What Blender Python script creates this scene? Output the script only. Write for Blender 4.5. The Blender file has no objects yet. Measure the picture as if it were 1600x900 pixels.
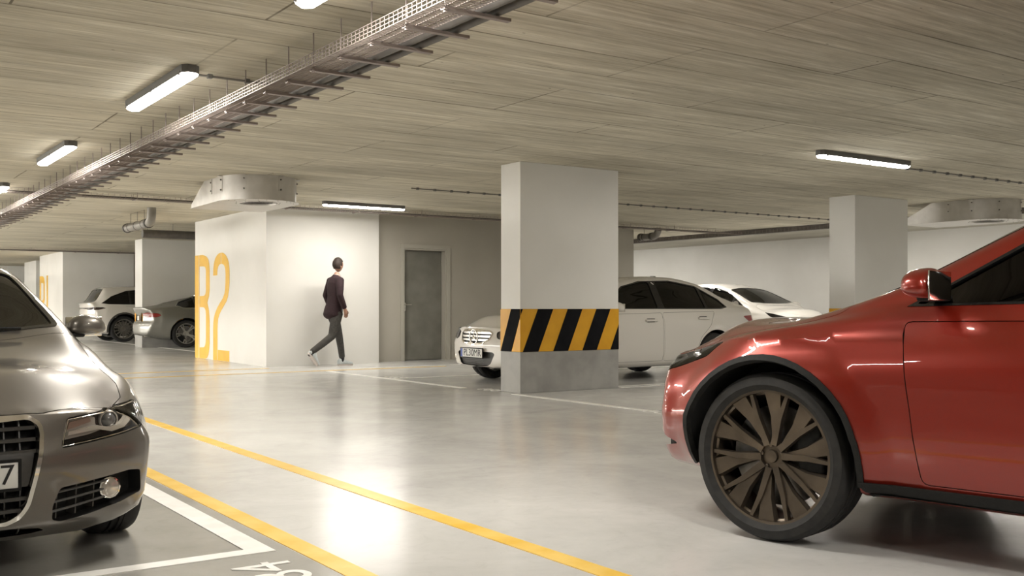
import bpy, bmesh, math, random
from mathutils import Vector, Matrix, geometry
from mathutils.bvhtree import BVHTree

random.seed(7)
PI = math.pi
scene = bpy.context.scene

# ------------------------------------------------------------------ camera, world, exposure
YAW = 0.60316                      # the camera looks this far to the right of the aisle (+Y)
cam_data = bpy.data.cameras.new('camera')
cam_data.sensor_width = 36.0
cam_data.lens = 36.0 * 1597.0 / 1600.0
cam_data.shift_y = 30.0 / 1600.0
cam_data.clip_start = 0.05
cam_data.clip_end = 200.0
cam = bpy.data.objects.new('camera', cam_data)
scene.collection.objects.link(cam)
cam.location = (0.0, 0.0, 1.0)
cam.rotation_euler = (PI / 2, 0.0, -YAW)
scene.camera = cam

world = bpy.data.worlds.new('world')
world.use_nodes = True
world.node_tree.nodes['Background'].inputs[0].default_value = (1.0, 0.955, 0.88, 1)
world.node_tree.nodes['Background'].inputs[1].default_value = 3.2
scene.world = world

scene.view_settings.view_transform = 'Standard'
scene.view_settings.look = 'None'
scene.view_settings.gamma = 1.0
scene.view_settings.use_curve_mapping = False
scene.view_settings.exposure = 1.9
LAMP_STRENGTH = 6.0
LAMP_WATT = 16.0
CEIL = 2.69

# ------------------------------------------------------------------ small helpers
COL = scene.collection

def link(name, me, mat=None, parent=None, smooth=None, loc=None, rot=None):
    o = bpy.data.objects.new(name, me)
    COL.objects.link(o)
    if mat is not None and me is not None and len(me.materials) == 0:
        me.materials.append(mat)
    if parent is not None:
        o.parent = parent
    if loc is not None:
        o.location = loc
    if rot is not None:
        o.rotation_euler = rot
    if smooth is not None:
        me.shade_smooth()
        me.set_sharp_from_angle(angle=math.radians(smooth))
    return o

def tag(o, label=None, cat=None, group=None, kind=None):
    if label: o['label'] = label
    if cat: o['category'] = cat
    if group: o['group'] = group
    if kind: o['kind'] = kind
    return o

def empty(name, loc=(0, 0, 0), rz=0.0, label=None, cat=None, group=None):
    o = bpy.data.objects.new(name, None)
    o.empty_display_size = 0.2
    COL.objects.link(o)
    o.location = loc
    o.rotation_euler = (0, 0, rz)
    return tag(o, label, cat, group)

def copy_tree(o, parent=None):
    c = o.copy()
    COL.objects.link(c)
    if parent is not None:
        c.parent = parent
    for ch in list(o.children):
        copy_tree(ch, c)
    return c

def ring_faces(cv, cf, loops):
    """keeps the triangles inside the first loop and outside the others (even-odd)"""
    out = []
    for f in cf:
        x = sum(cv[i][0] for i in f) / len(f)
        y = sum(cv[i][1] for i in f) / len(f)
        c = False
        for B in loops:
            for i in range(len(B)):
                a, b = B[i], B[i - 1]
                if (a[1] > y) != (b[1] > y) and x < (b[0] - a[0]) * (y - a[1]) / (b[1] - a[1]) + a[0]:
                    c = not c
        if c: out.append(f)
    return out

class MB:
    """collects verts and faces; build() links them as one mesh object"""
    def __init__(self):
        self.v = []
        self.f = []
    def add(self, vs, fs, M=None):
        n = len(self.v)
        for p in vs:
            p = Vector(p)
            if M is not None:
                p = M @ p
            self.v.append((p.x, p.y, p.z))
        for f in fs:
            self.f.append([i + n for i in f])
        return self
    def box(self, x0, x1, y0, y1, z0, z1, M=None):
        vs = [(x0, y0, z0), (x1, y0, z0), (x1, y1, z0), (x0, y1, z0), (x0, y0, z1), (x1, y0, z1), (x1, y1, z1), (x0, y1, z1)]
        fs = [(0, 3, 2, 1), (4, 5, 6, 7), (0, 1, 5, 4), (1, 2, 6, 5), (2, 3, 7, 6), (3, 0, 4, 7)]
        return self.add(vs, fs, M)
    def rbox(self, x0, x1, y0, y1, z0, z1, r, seg=3, M=None):
        bm = bmesh.new()
        bmesh.ops.create_cube(bm, size=1.0)
        for v in bm.verts:
            v.co = Vector(((x0 + x1) / 2 + v.co.x * (x1 - x0), (y0 + y1) / 2 + v.co.y * (y1 - y0), (z0 + z1) / 2 + v.co.z * (z1 - z0)))
        bmesh.ops.bevel(bm, geom=list(bm.edges) + list(bm.verts), offset=r, segments=seg, profile=0.5, affect='EDGES', clamp_overlap=True)
        bm.verts.index_update()
        self.add([v.co[:] for v in bm.verts], [[v.index for v in f.verts] for f in bm.faces], M)
        bm.free()
        return self
    def lathe(self, prof, n=32, axis='Z', M=None, closed=False):
        """prof: (r, h) pairs; axis Z or Y; closed joins last ring to first"""
        vs, fs = [], []
        m = len(prof)
        for i in range(n):
            a = 2 * PI * i / n
            for r, h in prof:
                if axis == 'Z':
                    vs.append((r * math.cos(a), r * math.sin(a), h))
                else:
                    vs.append((r * math.cos(a), h, -r * math.sin(a)))
        last = m if closed else m - 1
        for i in range(n):
            j = (i + 1) % n
            for k in range(last):
                k2 = (k + 1) % m
                fs.append((i * m + k, j * m + k, j * m + k2, i * m + k2))
        if not closed:
            if prof[0][0] > 1e-6:
                fs.append([i * m for i in range(n)][::-1])
            if prof[-1][0] > 1e-6:
                fs.append([i * m + m - 1 for i in range(n)])
        return self.add(vs, fs, M)
    def cyl(self, p0, p1, r0, r1=None, n=12):
        return self.tube([p0, p1], [r0, r0 if r1 is None else r1], n)
    def tube(self, pts, rad, n=8, closed=False):
        pts = [Vector(p) for p in pts]
        if not isinstance(rad, (list, tuple)):
            rad = [rad] * len(pts)
        m = len(pts)
        t0 = (pts[1] - pts[0]).normalized()
        ref = Vector((0, 0, 1)) if abs(t0.z) < 0.9 else Vector((1, 0, 0))
        u = t0.cross(ref).normalized()
        vs, fs = [], []
        for i, p in enumerate(pts):
            if closed:
                t = (pts[(i + 1) % m] - pts[i - 1]).normalized()
            elif i == 0:
                t = t0
            elif i == m - 1:
                t = (pts[-1] - pts[-2]).normalized()
            else:
                t = ((pts[i + 1] - p).normalized() + (p - pts[i - 1]).normalized()).normalized()
            u = (u - t * u.dot(t)).normalized()
            w = t.cross(u)
            for k in range(n):
                a = 2 * PI * k / n
                vs.append(p + (u * math.cos(a) + w * math.sin(a)) * rad[i])
        for i in range(m if closed else m - 1):
            j = (i + 1) % m
            for k in range(n):
                l = (k + 1) % n
                fs.append((i * n + k, i * n + l, j * n + l, j * n + k))
        if not closed:
            fs.append([k for k in range(n)][::-1])
            fs.append([(m - 1) * n + k for k in range(n)])
        return self.add(vs, fs)
    def prism(self, poly, fn, d0, d1, holes=()):
        """poly of 2D points (and holes) -> solid between depth d0 and d1; fn(a, b, d) gives the 3D point"""
        loops = [list(poly)] + [list(h) for h in holes]
        pts, lp = [], []
        for l in loops:
            lp.append(list(range(len(pts), len(pts) + len(l))))
            pts += [Vector(p) for p in l]
        edges = [(l[i], l[(i + 1) % len(l)]) for l in lp for i in range(len(l))]
        if holes:
            cv, ce, cf, ov, oe, of = geometry.delaunay_2d_cdt(pts, edges, [], 0, 1e-7)
            cf = ring_faces(cv, cf, loops)
        else:
            cv, ce, cf, ov, oe, of = geometry.delaunay_2d_cdt(pts, [], lp, 1, 1e-7)
        return self.slab(cv, cf, lambda v: Vector(fn(v[0], v[1], d0)), lambda v: Vector(fn(v[0], v[1], d1)))
    def slab(self, cv, cf, fa, fb):
        n = len(cv)
        a = [fa(v) for v in cv]
        b = [fb(v) for v in cv]
        cnt = {}
        for f in cf:
            for i in range(len(f)):
                e = (f[i], f[(i + 1) % len(f)])
                cnt[e] = cnt.get(e, 0) + 1
        fs = [list(f) for f in cf] + [[i + n for i in reversed(f)] for f in cf]
        for (i, j) in cnt:
            if (j, i) not in cnt:
                fs.append([j, i, i + n, j + n])
        return self.add(a + b, fs)
    def mesh(self, name, fix=True):
        me = bpy.data.meshes.new(name)
        me.from_pydata(self.v, [], self.f)
        if fix:
            bm = bmesh.new()
            bm.from_mesh(me)
            bmesh.ops.recalc_face_normals(bm, faces=bm.faces)
            bm.to_mesh(me)
            bm.free()
        me.update()
        return me
    def build(self, name, mat=None, parent=None, smooth=35, loc=None, rot=None, fix=True):
        return link(name, self.mesh(name, fix), mat, parent, smooth, loc, rot)

def arc(cx, cy, r, a0, a1, n):
    return [(cx + r * math.cos(a0 + (a1 - a0) * i / n), cy + r * math.sin(a0 + (a1 - a0) * i / n)) for i in range(n + 1)]

def rounded(pts, r, seg=4):
    """rounds the corners of a closed 2D/3D polygon; r is one radius or one per corner"""
    out = []
    n = len(pts)
    P = [Vector(p) for p in pts]
    for i in range(n):
        ri = r[i] if isinstance(r, (list, tuple)) else r
        a, b, c = P[i - 1], P[i], P[(i + 1) % n]
        l1, l2 = (a - b).length, (c - b).length
        q = min(ri, l1 * 0.45, l2 * 0.45)
        if q < 1e-5:
            out.append(b)
            continue
        s = b + (a - b).normalized() * q
        e = b + (c - b).normalized() * q
        for k in range(seg + 1):
            t = k / seg
            out.append(s * (1 - t) ** 2 + b * 2 * t * (1 - t) + e * t * t)
    return out

def clip_x(poly, x, keep_less):
    """keep x <= value (keep_less) or x >= value"""
    out = []
    n = len(poly)
    for i in range(n):
        a, b = poly[i], poly[(i + 1) % n]
        ina = (a[0] <= x) == keep_less
        inb = (b[0] <= x) == keep_less
        if ina: out.append(a)
        if ina != inb:
            t = (x - a[0]) / (b[0] - a[0])
            out.append((x, a[1] + (b[1] - a[1]) * t))
    return out

def text_mesh(txt, size, depth, name):
    cu = bpy.data.curves.new(name, 'FONT')
    cu.body = txt
    cu.size = size
    cu.extrude = depth
    cu.align_x = 'CENTER'
    cu.align_y = 'CENTER'
    o = bpy.data.objects.new(name, cu)
    COL.objects.link(o)
    dg = bpy.context.evaluated_depsgraph_get()
    me = bpy.data.meshes.new_from_object(o.evaluated_get(dg))
    bpy.data.objects.remove(o)
    bpy.data.curves.remove(cu)
    return me

# ------------------------------------------------------------------ materials
def mat(name, color, rough=0.5, metal=0.0, coat=0.0, spec=0.5, emit=None, estr=0.0, coat_rough=0.03):
    m = bpy.data.materials.new(name)
    m.use_nodes = True
    b = m.node_tree.nodes['Principled BSDF']
    b.inputs['Base Color'].default_value = (*color, 1)
    b.inputs['Roughness'].default_value = rough
    b.inputs['Metallic'].default_value = metal
    b.inputs['Coat Weight'].default_value = coat
    b.inputs['Coat Roughness'].default_value = coat_rough
    b.inputs['Specular IOR Level'].default_value = spec
    if emit:
        b.inputs['Emission Color'].default_value = (*emit, 1)
        b.inputs['Emission Strength'].default_value = estr
    return m

def nodes(m):
    nt = m.node_tree
    def N(t, **k):
        n = nt.nodes.new(t)
        for a, v in k.items():
            if a.startswith('i_'):
                n.inputs[a[2:].replace('_', ' ')].default_value = v
            else:
                setattr(n, a, v)
        return n
    return nt, N, nt.links.new, nt.nodes['Principled BSDF']

def ramp(n, stops):
    e = n.color_ramp.elements
    while len(e) > 1:
        e.remove(e[-1])
    e[0].position, e[0].color = stops[0][0], (*stops[0][1], 1)
    for p, c in stops[1:]:
        q = e.new(p)
        q.color = (*c, 1)

def noisy(m, c1, c2, scale=(1, 1, 1), nscale=3.0, detail=6.0, bump=0.0, rough=None, lo=0.35, hi=0.65):
    """base colour mottled between two colours by a noise in object space"""
    nt, N, L, b = nodes(m)
    tc = N('ShaderNodeTexCoord')
    mp = N('ShaderNodeMapping')
    mp.inputs['Scale'].default_value = scale
    L(tc.outputs['Object'], mp.inputs['Vector'])
    no = N('ShaderNodeTexNoise')
    no.inputs['Scale'].default_value = nscale
    no.inputs['Detail'].default_value = detail
    L(mp.outputs[0], no.inputs['Vector'])
    r = N('ShaderNodeValToRGB')
    ramp(r, [(lo, c1), (hi, c2)])
    L(no.outputs['Fac'], r.inputs[0])
    L(r.outputs[0], b.inputs['Base Color'])
    if rough:
        rr = N('ShaderNodeMapRange')
        rr.inputs['To Min'].default_value = rough[0]
        rr.inputs['To Max'].default_value = rough[1]
        rr.inputs['From Min'].default_value = lo
        rr.inputs['From Max'].default_value = hi
        L(no.outputs['Fac'], rr.inputs['Value'])
        L(rr.outputs[0], b.inputs['Roughness'])
    if bump:
        bp = N('ShaderNodeBump')
        bp.inputs['Strength'].default_value = bump
        bp.inputs['Distance'].default_value = 0.01
        L(no.outputs['Fac'], bp.inputs['Height'])
        L(bp.outputs[0], b.inputs['Normal'])
    return m

def glass(name, tint, ior=1.5):
    m = bpy.data.materials.new(name)
    m.use_nodes = True
    nt = m.node_tree
    nt.nodes.clear()
    out = nt.nodes.new('ShaderNodeOutputMaterial')
    mix = nt.nodes.new('ShaderNodeMixShader')
    tr = nt.nodes.new('ShaderNodeBsdfTransparent')
    gl = nt.nodes.new('ShaderNodeBsdfGlossy')
    fn = nt.nodes.new('ShaderNodeFresnel')
    fn.inputs['IOR'].default_value = ior
    tr.inputs['Color'].default_value = (*tint, 1)
    gl.inputs['Roughness'].default_value = 0.01
    gl.inputs['Color'].default_value = (1, 1, 1, 1)
    nt.links.new(fn.outputs[0], mix.inputs[0])
    nt.links.new(tr.outputs[0], mix.inputs[1])
    nt.links.new(gl.outputs[0], mix.inputs[2])
    nt.links.new(mix.outputs[0], out.inputs[0])
    return m

def car_paint(name, c, rough=0.32, metal=0.75):
    m = mat(name, c, rough, metal, coat=1.0, coat_rough=0.02)
    nt, N, L, b = nodes(m)
    tc = N('ShaderNodeTexCoord')
    no = N('ShaderNodeTexNoise')
    no.inputs['Scale'].default_value = 900.0
    L(tc.outputs['Object'], no.inputs['Vector'])
    r = N('ShaderNodeValToRGB')
    ramp(r, [(0.3, tuple(x * 0.88 for x in c)), (0.7, tuple(min(1, x * 1.1) for x in c))])
    L(no.outputs['Fac'], r.inputs[0])
    L(r.outputs[0], b.inputs['Base Color'])
    return m

M = {}
M['rubber'] = noisy(mat('tyre rubber', (0.015, 0.015, 0.015), 0.75), (0.012, 0.012, 0.012), (0.022, 0.021, 0.02), nscale=30)
M['black'] = noisy(mat('black plastic', (0.012, 0.012, 0.012), 0.65, spec=0.25), (0.010, 0.010, 0.010), (0.016, 0.016, 0.015), nscale=60)
M['gap'] = mat('dark panel gap', (0.006, 0.006, 0.006), 0.8)
M['gloss_black'] = mat('gloss black trim', (0.01, 0.01, 0.011), 0.12, coat=0.6)
M['chrome'] = noisy(mat('chrome', (0.82, 0.8, 0.76), 0.12, 1.0), (0.78, 0.76, 0.72), (0.86, 0.84, 0.8), nscale=8)
M['alloy'] = noisy(mat('silver alloy', (0.5, 0.49, 0.47), 0.3, 0.9), (0.46, 0.45, 0.43), (0.54, 0.53, 0.51), nscale=10)
M['dark_alloy'] = noisy(mat('grey machined alloy', (0.3, 0.28, 0.25), 0.35, 0.6), (0.27, 0.25, 0.22), (0.34, 0.32, 0.29), nscale=10)
M['bronze_alloy'] = noisy(mat('grey brown machined alloy', (0.14, 0.115, 0.09), 0.32, 0.85), (0.12, 0.10, 0.08), (0.17, 0.14, 0.11), nscale=10)
M['disc'] = noisy(mat('brake disc steel', (0.25, 0.24, 0.23), 0.4, 1.0), (0.2, 0.19, 0.18), (0.3, 0.29, 0.28), nscale=20)
M['glass'] = glass('tinted car glass', (0.38, 0.39, 0.37))
M['glass_dark'] = glass('dark privacy glass', (0.03, 0.03, 0.03))
M['lens'] = glass('clear lamp lens', (0.95, 0.95, 0.95), 1.16)
M['red_lens'] = mat('red lamp lens', (0.28, 0.012, 0.012), 0.12, coat=1.0)
M['reflector'] = mat('lamp reflector', (0.50, 0.465, 0.42), 0.25, 0.3)
M['amber'] = mat('indicator reflector', (0.36, 0.25, 0.20), 0.25, 0.2)
M['projector'] = mat('projector lens', (0.2, 0.2, 0.2), 0.05, 0.3, coat=1.0)
M['plate_white'] = mat('number plate white', (0.8, 0.8, 0.77), 0.4)
M['plate_blue'] = mat('number plate blue', (0.02, 0.06, 0.35), 0.4)
M['ink'] = mat('plate lettering black', (0.01, 0.01, 0.01), 0.5)
M['seat'] = noisy(mat('seat fabric', (0.025, 0.024, 0.022), 0.85), (0.02, 0.02, 0.019), (0.035, 0.033, 0.03), nscale=40)
M['cabin'] = mat('cabin lining', (0.03, 0.03, 0.028), 0.9)
M['paint_silver'] = car_paint('warm grey metallic paint', (0.15, 0.138, 0.122), 0.36, 0.7)
M['paint_gray'] = car_paint('grey green metallic paint', (0.28, 0.275, 0.25), 0.34, 0.7)
M['paint_white'] = car_paint('white paint', (0.74, 0.71, 0.66), 0.3, 0.0)
M['paint_red'] = car_paint('orange red metallic paint', (0.24, 0.014, 0.005), 0.3, 0.4)
M['black_satin'] = noisy(mat('satin dark grey plastic', (0.05, 0.048, 0.044), 0.35), (0.045, 0.043, 0.04), (0.06, 0.057, 0.052), nscale=30)
M['reflector_dark'] = mat('dark lamp housing', (0.03, 0.025, 0.022), 0.3, 0.3)
M['led_white'] = mat('led strip off', (0.72, 0.68, 0.6), 0.2, 0.3, coat=0.5)
M['fog_glass'] = noisy(mat('fog lamp glass', (0.6, 0.56, 0.5), 0.12, 0.6, coat=1.0), (0.42, 0.38, 0.33), (0.8, 0.76, 0.68), nscale=14)
M['tail_black'] = mat('smoked tail lamp', (0.02, 0.004, 0.004), 0.1, coat=1.0)
# ------------------------------------------------------------------ room materials
def floor_material():
    m = mat('polished grey screed', (0.45, 0.44, 0.41), 0.2, spec=0.4)
    nt, N, L, b = nodes(m)
    tc = N('ShaderNodeTexCoord')
    sp = N('ShaderNodeSeparateXYZ')
    L(tc.outputs['Object'], sp.inputs[0])
    n1 = N('ShaderNodeTexNoise'); n1.inputs['Scale'].default_value = 1.1; n1.inputs['Detail'].default_value = 8; n1.inputs['Roughness'].default_value = .62; n1.inputs['Distortion'].default_value = .6
    n2 = N('ShaderNodeTexNoise'); n2.inputs['Scale'].default_value = 7.0; n2.inputs['Detail'].default_value = 8; n2.inputs['Roughness'].default_value = .7; n2.inputs['Distortion'].default_value = 1.2
    L(tc.outputs['Object'], n1.inputs['Vector']); L(tc.outputs['Object'], n2.inputs['Vector'])
    r1 = N('ShaderNodeValToRGB'); ramp(r1, [(.3, (0.54, 0.537, 0.522)), (.55, (0.62, 0.617, 0.602)), (.75, (0.68, 0.677, 0.662))])
    L(n1.outputs['Fac'], r1.inputs[0])
    r2 = N('ShaderNodeValToRGB'); ramp(r2, [(.25, (0.90, 0.90, 0.895)), (.45, (0.98, 0.98, 0.98)), (.7, (1, 1, 1))])
    L(n2.outputs['Fac'], r2.inputs[0])
    mu = N('ShaderNodeMix', data_type='RGBA', blend_type='MULTIPLY'); mu.inputs[0].default_value = 1.0
    L(r1.outputs[0], mu.inputs[6]); L(r2.outputs[0], mu.inputs[7])
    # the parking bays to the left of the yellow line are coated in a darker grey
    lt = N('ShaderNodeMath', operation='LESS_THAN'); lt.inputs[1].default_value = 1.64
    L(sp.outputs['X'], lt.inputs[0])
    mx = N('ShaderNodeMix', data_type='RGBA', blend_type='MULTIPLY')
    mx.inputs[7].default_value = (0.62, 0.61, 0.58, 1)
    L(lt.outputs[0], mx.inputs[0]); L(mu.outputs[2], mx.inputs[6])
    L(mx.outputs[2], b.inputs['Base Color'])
    rr = N('ShaderNodeMapRange'); rr.inputs['From Min'].default_value = .3; rr.inputs['From Max'].default_value = .7; rr.inputs['To Min'].default_value = .15; rr.inputs['To Max'].default_value = .21
    L(n1.outputs['Fac'], rr.inputs['Value'])
    ad = N('ShaderNodeMath', operation='MULTIPLY_ADD'); ad.inputs[1].default_value = .06
    L(n2.outputs['Fac'], ad.inputs[0]); L(rr.outputs[0], ad.inputs[2])
    L(ad.outputs[0], b.inputs['Roughness'])
    bp = N('ShaderNodeBump'); bp.inputs['Strength'].default_value = .02; bp.inputs['Distance'].default_value = .01
    L(n2.outputs['Fac'], bp.inputs['Height']); L(bp.outputs[0], b.inputs['Normal'])
    return m

def ceiling_material():
    m = mat('board marked concrete', (0.3, 0.28, 0.22), 0.85, spec=0.3)
    nt, N, L, b = nodes(m)
    tc = N('ShaderNodeTexCoord')
    def noise(scale, det, rough, dist=0.0, ns=1.0):
        mp = N('ShaderNodeMapping'); mp.inputs['Scale'].default_value = scale
        L(tc.outputs['Object'], mp.inputs['Vector'])
        n = N('ShaderNodeTexNoise'); n.inputs['Scale'].default_value = ns; n.inputs['Detail'].default_value = det; n.inputs['Roughness'].default_value = rough; n.inputs['Distortion'].default_value = dist
        L(mp.outputs[0], n.inputs['Vector'])
        return n
    grain = noise((1.0, 22, 1), 6, .65, .3)
    fine = noise((5.0, 90, 1), 4, .6)
    blot = noise((.45, 1.3, 1), 8, .68)
    r1 = N('ShaderNodeValToRGB'); ramp(r1, [(.30, (0.46, 0.415, 0.32)), (.45, (0.61, 0.565, 0.455)), (.56, (0.68, 0.635, 0.525)), (.70, (0.82, 0.785, 0.68))])
    L(grain.outputs['Fac'], r1.inputs[0])
    r2 = N('ShaderNodeValToRGB'); ramp(r2, [(.3, (0.86, 0.86, 0.85)), (.7, (1.08, 1.08, 1.08))])
    L(fine.outputs['Fac'], r2.inputs[0])
    r3 = N('ShaderNodeValToRGB'); ramp(r3, [(.3, (0.74, 0.735, 0.72)), (.7, (1.14, 1.14, 1.14))])
    L(blot.outputs['Fac'], r3.inputs[0])
    a = N('ShaderNodeMix', data_type='RGBA', blend_type='MULTIPLY'); a.inputs[0].default_value = 1
    L(r1.outputs[0], a.inputs[6]); L(r2.outputs[0], a.inputs[7])
    c = N('ShaderNodeMix', data_type='RGBA', blend_type='MULTIPLY'); c.inputs[0].default_value = 1
    L(a.outputs[2], c.inputs[6]); L(r3.outputs[0], c.inputs[7])
    # formwork panels: long joints along X, short joints along Y
    mp = N('ShaderNodeMapping'); mp.inputs['Location'].default_value = (.35, .2, 0)
    L(tc.outputs['Object'], mp.inputs['Vector'])
    nd = noise((.8, .8, 1), 3, .5)
    vm = N('ShaderNodeVectorMath', operation='MULTIPLY_ADD'); vm.inputs[1].default_value = (.05, .035, 0)
    L(nd.outputs['Color'], vm.inputs[0]); L(mp.outputs[0], vm.inputs[2])
    br = N('ShaderNodeTexBrick'); br.inputs['Scale'].default_value = 1.0; br.inputs['Brick Width'].default_value = 2.6; br.inputs['Row Height'].default_value = .5
    br.inputs['Mortar Size'].default_value = .009; br.inputs['Mortar Smooth'].default_value = .3; br.inputs['Color1'].default_value = (1, 1, 1, 1); br.inputs['Color2'].default_value = (.90, .90, .89, 1); br.inputs['Mortar'].default_value = (.36, .34, .31, 1)
    br.offset = .5; br.offset_frequency = 3
    L(vm.outputs[0], br.inputs['Vector'])
    msk = noise((.5, 1.4, 1), 4, .6)
    rm = N('ShaderNodeValToRGB'); ramp(rm, [(.42, (0, 0, 0)), (.58, (1, 1, 1))])
    L(msk.outputs['Fac'], rm.inputs[0])
    e = N('ShaderNodeMix', data_type='RGBA', blend_type='MULTIPLY')
    mm = N('ShaderNodeMapRange'); mm.inputs['To Min'].default_value = .35; mm.inputs['To Max'].default_value = 1.0
    L(rm.outputs[0], mm.inputs['Value']); L(mm.outputs[0], e.inputs[0])
    L(c.outputs[2], e.inputs[6]); L(br.outputs['Color'], e.inputs[7])
    # blow holes
    vo = N('ShaderNodeTexVoronoi'); vo.inputs['Scale'].default_value = 2.8
    mpv = N('ShaderNodeMapping'); mpv.inputs['Scale'].default_value = (1, 2.2, 1)
    L(tc.outputs['Object'], mpv.inputs['Vector']); L(mpv.outputs[0], vo.inputs['Vector'])
    rv = N('ShaderNodeValToRGB'); ramp(rv, [(.030, (.25, .23, .2)), (.042, (1, 1, 1))])
    L(vo.outputs['Distance'], rv.inputs[0])
    g = N('ShaderNodeMix', data_type='RGBA', blend_type='MULTIPLY'); g.inputs[0].default_value = 1
    L(e.outputs[2], g.inputs[6]); L(rv.outputs[0], g.inputs[7])
    L(g.outputs[2], b.inputs['Base Color'])
    ad = N('ShaderNodeMath', operation='ADD')
    L(grain.outputs['Fac'], ad.inputs[0]); L(br.outputs['Fac'], ad.inputs[1])
    bp = N('ShaderNodeBump'); bp.inputs['Strength'].default_value = .35; bp.inputs['Distance'].default_value = .01
    L(ad.outputs[0], bp.inputs['Height']); L(bp.outputs[0], b.inputs['Normal'])
    return m

M['floor'] = floor_material()
M['ceiling'] = ceiling_material()
M['wall'] = noisy(mat('white painted wall', (0.76, 0.74, 0.70), 0.55), (0.78, 0.77, 0.735), (0.84, 0.83, 0.80), nscale=.9, bump=.02)
M['wall_grey'] = noisy(mat('grey beige painted wall', (0.5, 0.47, 0.41), 0.6), (0.45, 0.425, 0.37), (0.50, 0.475, 0.415), nscale=.9)
M['soffit'] = noisy(mat('smooth concrete soffit', (0.42, 0.4, 0.34), 0.8), (0.38, 0.36, 0.30), (0.45, 0.43, 0.37), scale=(1, .3, 1), nscale=2)
M['base_grey'] = noisy(mat('grey coated pillar base', (0.36, 0.355, 0.34), 0.45), (0.30, 0.295, 0.28), (0.40, 0.395, 0.375), nscale=3.5, rough=(.35, .6))
M['yellow'] = noisy(mat('yellow wall paint', (0.8, 0.5, 0.06), 0.45), (0.80, 0.46, 0.03), (0.88, 0.53, 0.045), nscale=4)
M['stripe_yellow'] = noisy(mat('warning yellow', (0.78, 0.38, 0.01), 0.4), (0.72, 0.35, 0.01), (0.80, 0.41, 0.015), nscale=5)
M['stripe_black'] = noisy(mat('warning black', (0.008, 0.008, 0.01), 0.8, spec=.1), (0.007, 0.007, 0.009), (0.012, 0.012, 0.014), nscale=5)
M['line_white'] = noisy(mat('white floor paint', (0.85, 0.84, 0.8), 0.35), (0.78, 0.77, 0.74), (0.88, 0.87, 0.84), nscale=9)
M['line_yellow'] = noisy(mat('yellow floor paint', (0.85, 0.55, 0.08), 0.3), (0.80, 0.50, 0.06), (0.90, 0.62, 0.16), nscale=6)
M['galv'] = noisy(mat('galvanised sheet', (0.6, 0.58, 0.55), 0.42, 0.7), (0.56, 0.54, 0.51), (0.66, 0.64, 0.61), nscale=6, rough=(.38, .5))
M['tray'] = noisy(mat('cable tray steel', (0.32, 0.27, 0.25), 0.5, 0.3), (0.29, 0.245, 0.225), (0.35, 0.30, 0.275), nscale=9)
M['pipe_dark'] = noisy(mat('dark conduit', (0.10, 0.09, 0.085), 0.45), (0.085, 0.078, 0.072), (0.12, 0.11, 0.10), nscale=9)
M['pipe_grey'] = noisy(mat('grey drain pipe', (0.25, 0.235, 0.21), 0.4, .3), (0.22, 0.205, 0.185), (0.28, 0.265, 0.24), nscale=6)
M['lamp_body'] = mat('lamp housing grey', (0.16, 0.155, 0.15), 0.5)
M['lamp_glow'] = mat('lit lamp diffuser', (1, 1, 1), 0.5, emit=(1.0, 0.96, 0.89), estr=LAMP_STRENGTH)
M['door_leaf'] = noisy(mat('grey door leaf', (0.2, 0.195, 0.17), 0.4), (0.19, 0.185, 0.16), (0.25, 0.245, 0.215), nscale=2.5, rough=(.3, .5))
M['door_frame'] = mat('light grey door frame', (0.5, 0.48, 0.42), 0.45)

def struct(o, kind='structure'):
    o['kind'] = kind
    return o

# ------------------------------------------------------------------ the shell of the garage
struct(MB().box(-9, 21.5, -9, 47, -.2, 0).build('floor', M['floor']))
struct(MB().box(-9, 21.5, -9, 47, CEIL, CEIL + .25).build('ceiling', M['ceiling']))
struct(MB().box(20.1, 20.4, -9, 47, 0, CEIL).build('wall_right', M['wall']))
struct(MB().box(-9, 20.1, 46, 46.3, 0, CEIL).build('wall_back', M['wall']))
# the left side is walled up to Y = 15 and beyond it an unseen opening over a parapet is added to let light in
struct(MB().box(-9.3, -9, -9, 15, 0, CEIL).box(-9.3, -9, 15, 47, 0, .9).build('wall_left', M['wall']))
struct(MB().box(-9, 20.1, -9.3, -9, 0, CEIL).build('wall_front', M['wall']))
# smooth strip of soffit in front of the right wall
struct(MB().box(17.35, 20.1, -9, 46, CEIL - .012, CEIL).build('trim_1', M['soffit']))
# stair and service cores
struct(MB().box(6.34, 8.447, 16.484, 20.308, 0, CEIL).build('wall_core', M['wall']))
struct(MB().box(6.34, 8.42, 33.14, 36.87, 0, CEIL).build('wall_far_core', M['wall']))
struct(MB().box(8.42, 14.0, 33.5, 36.87, 0, CEIL).build('wall_far_core_rear', M['wall_grey']))
# wall with the door: opening X 9.10..10.06, Z 0..2.10
DX0, DX1, DZ = 9.12, 10.05, 2.10
w = MB()
w.box(8.447, DX0, 16.8, 17.0, 0, CEIL)
w.box(DX1, 14.782, 16.8, 17.0, 0, CEIL)
w.box(DX0, DX1, 16.8, 17.0, DZ, CEIL)
w.box(14.6, 14.782, 17.0, 20.3, 0, CEIL)
w.box(8.447, 14.6, 20.1, 20.3, 0, CEIL)
struct(w.build('wall_door_side', M['wall_grey']))

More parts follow.
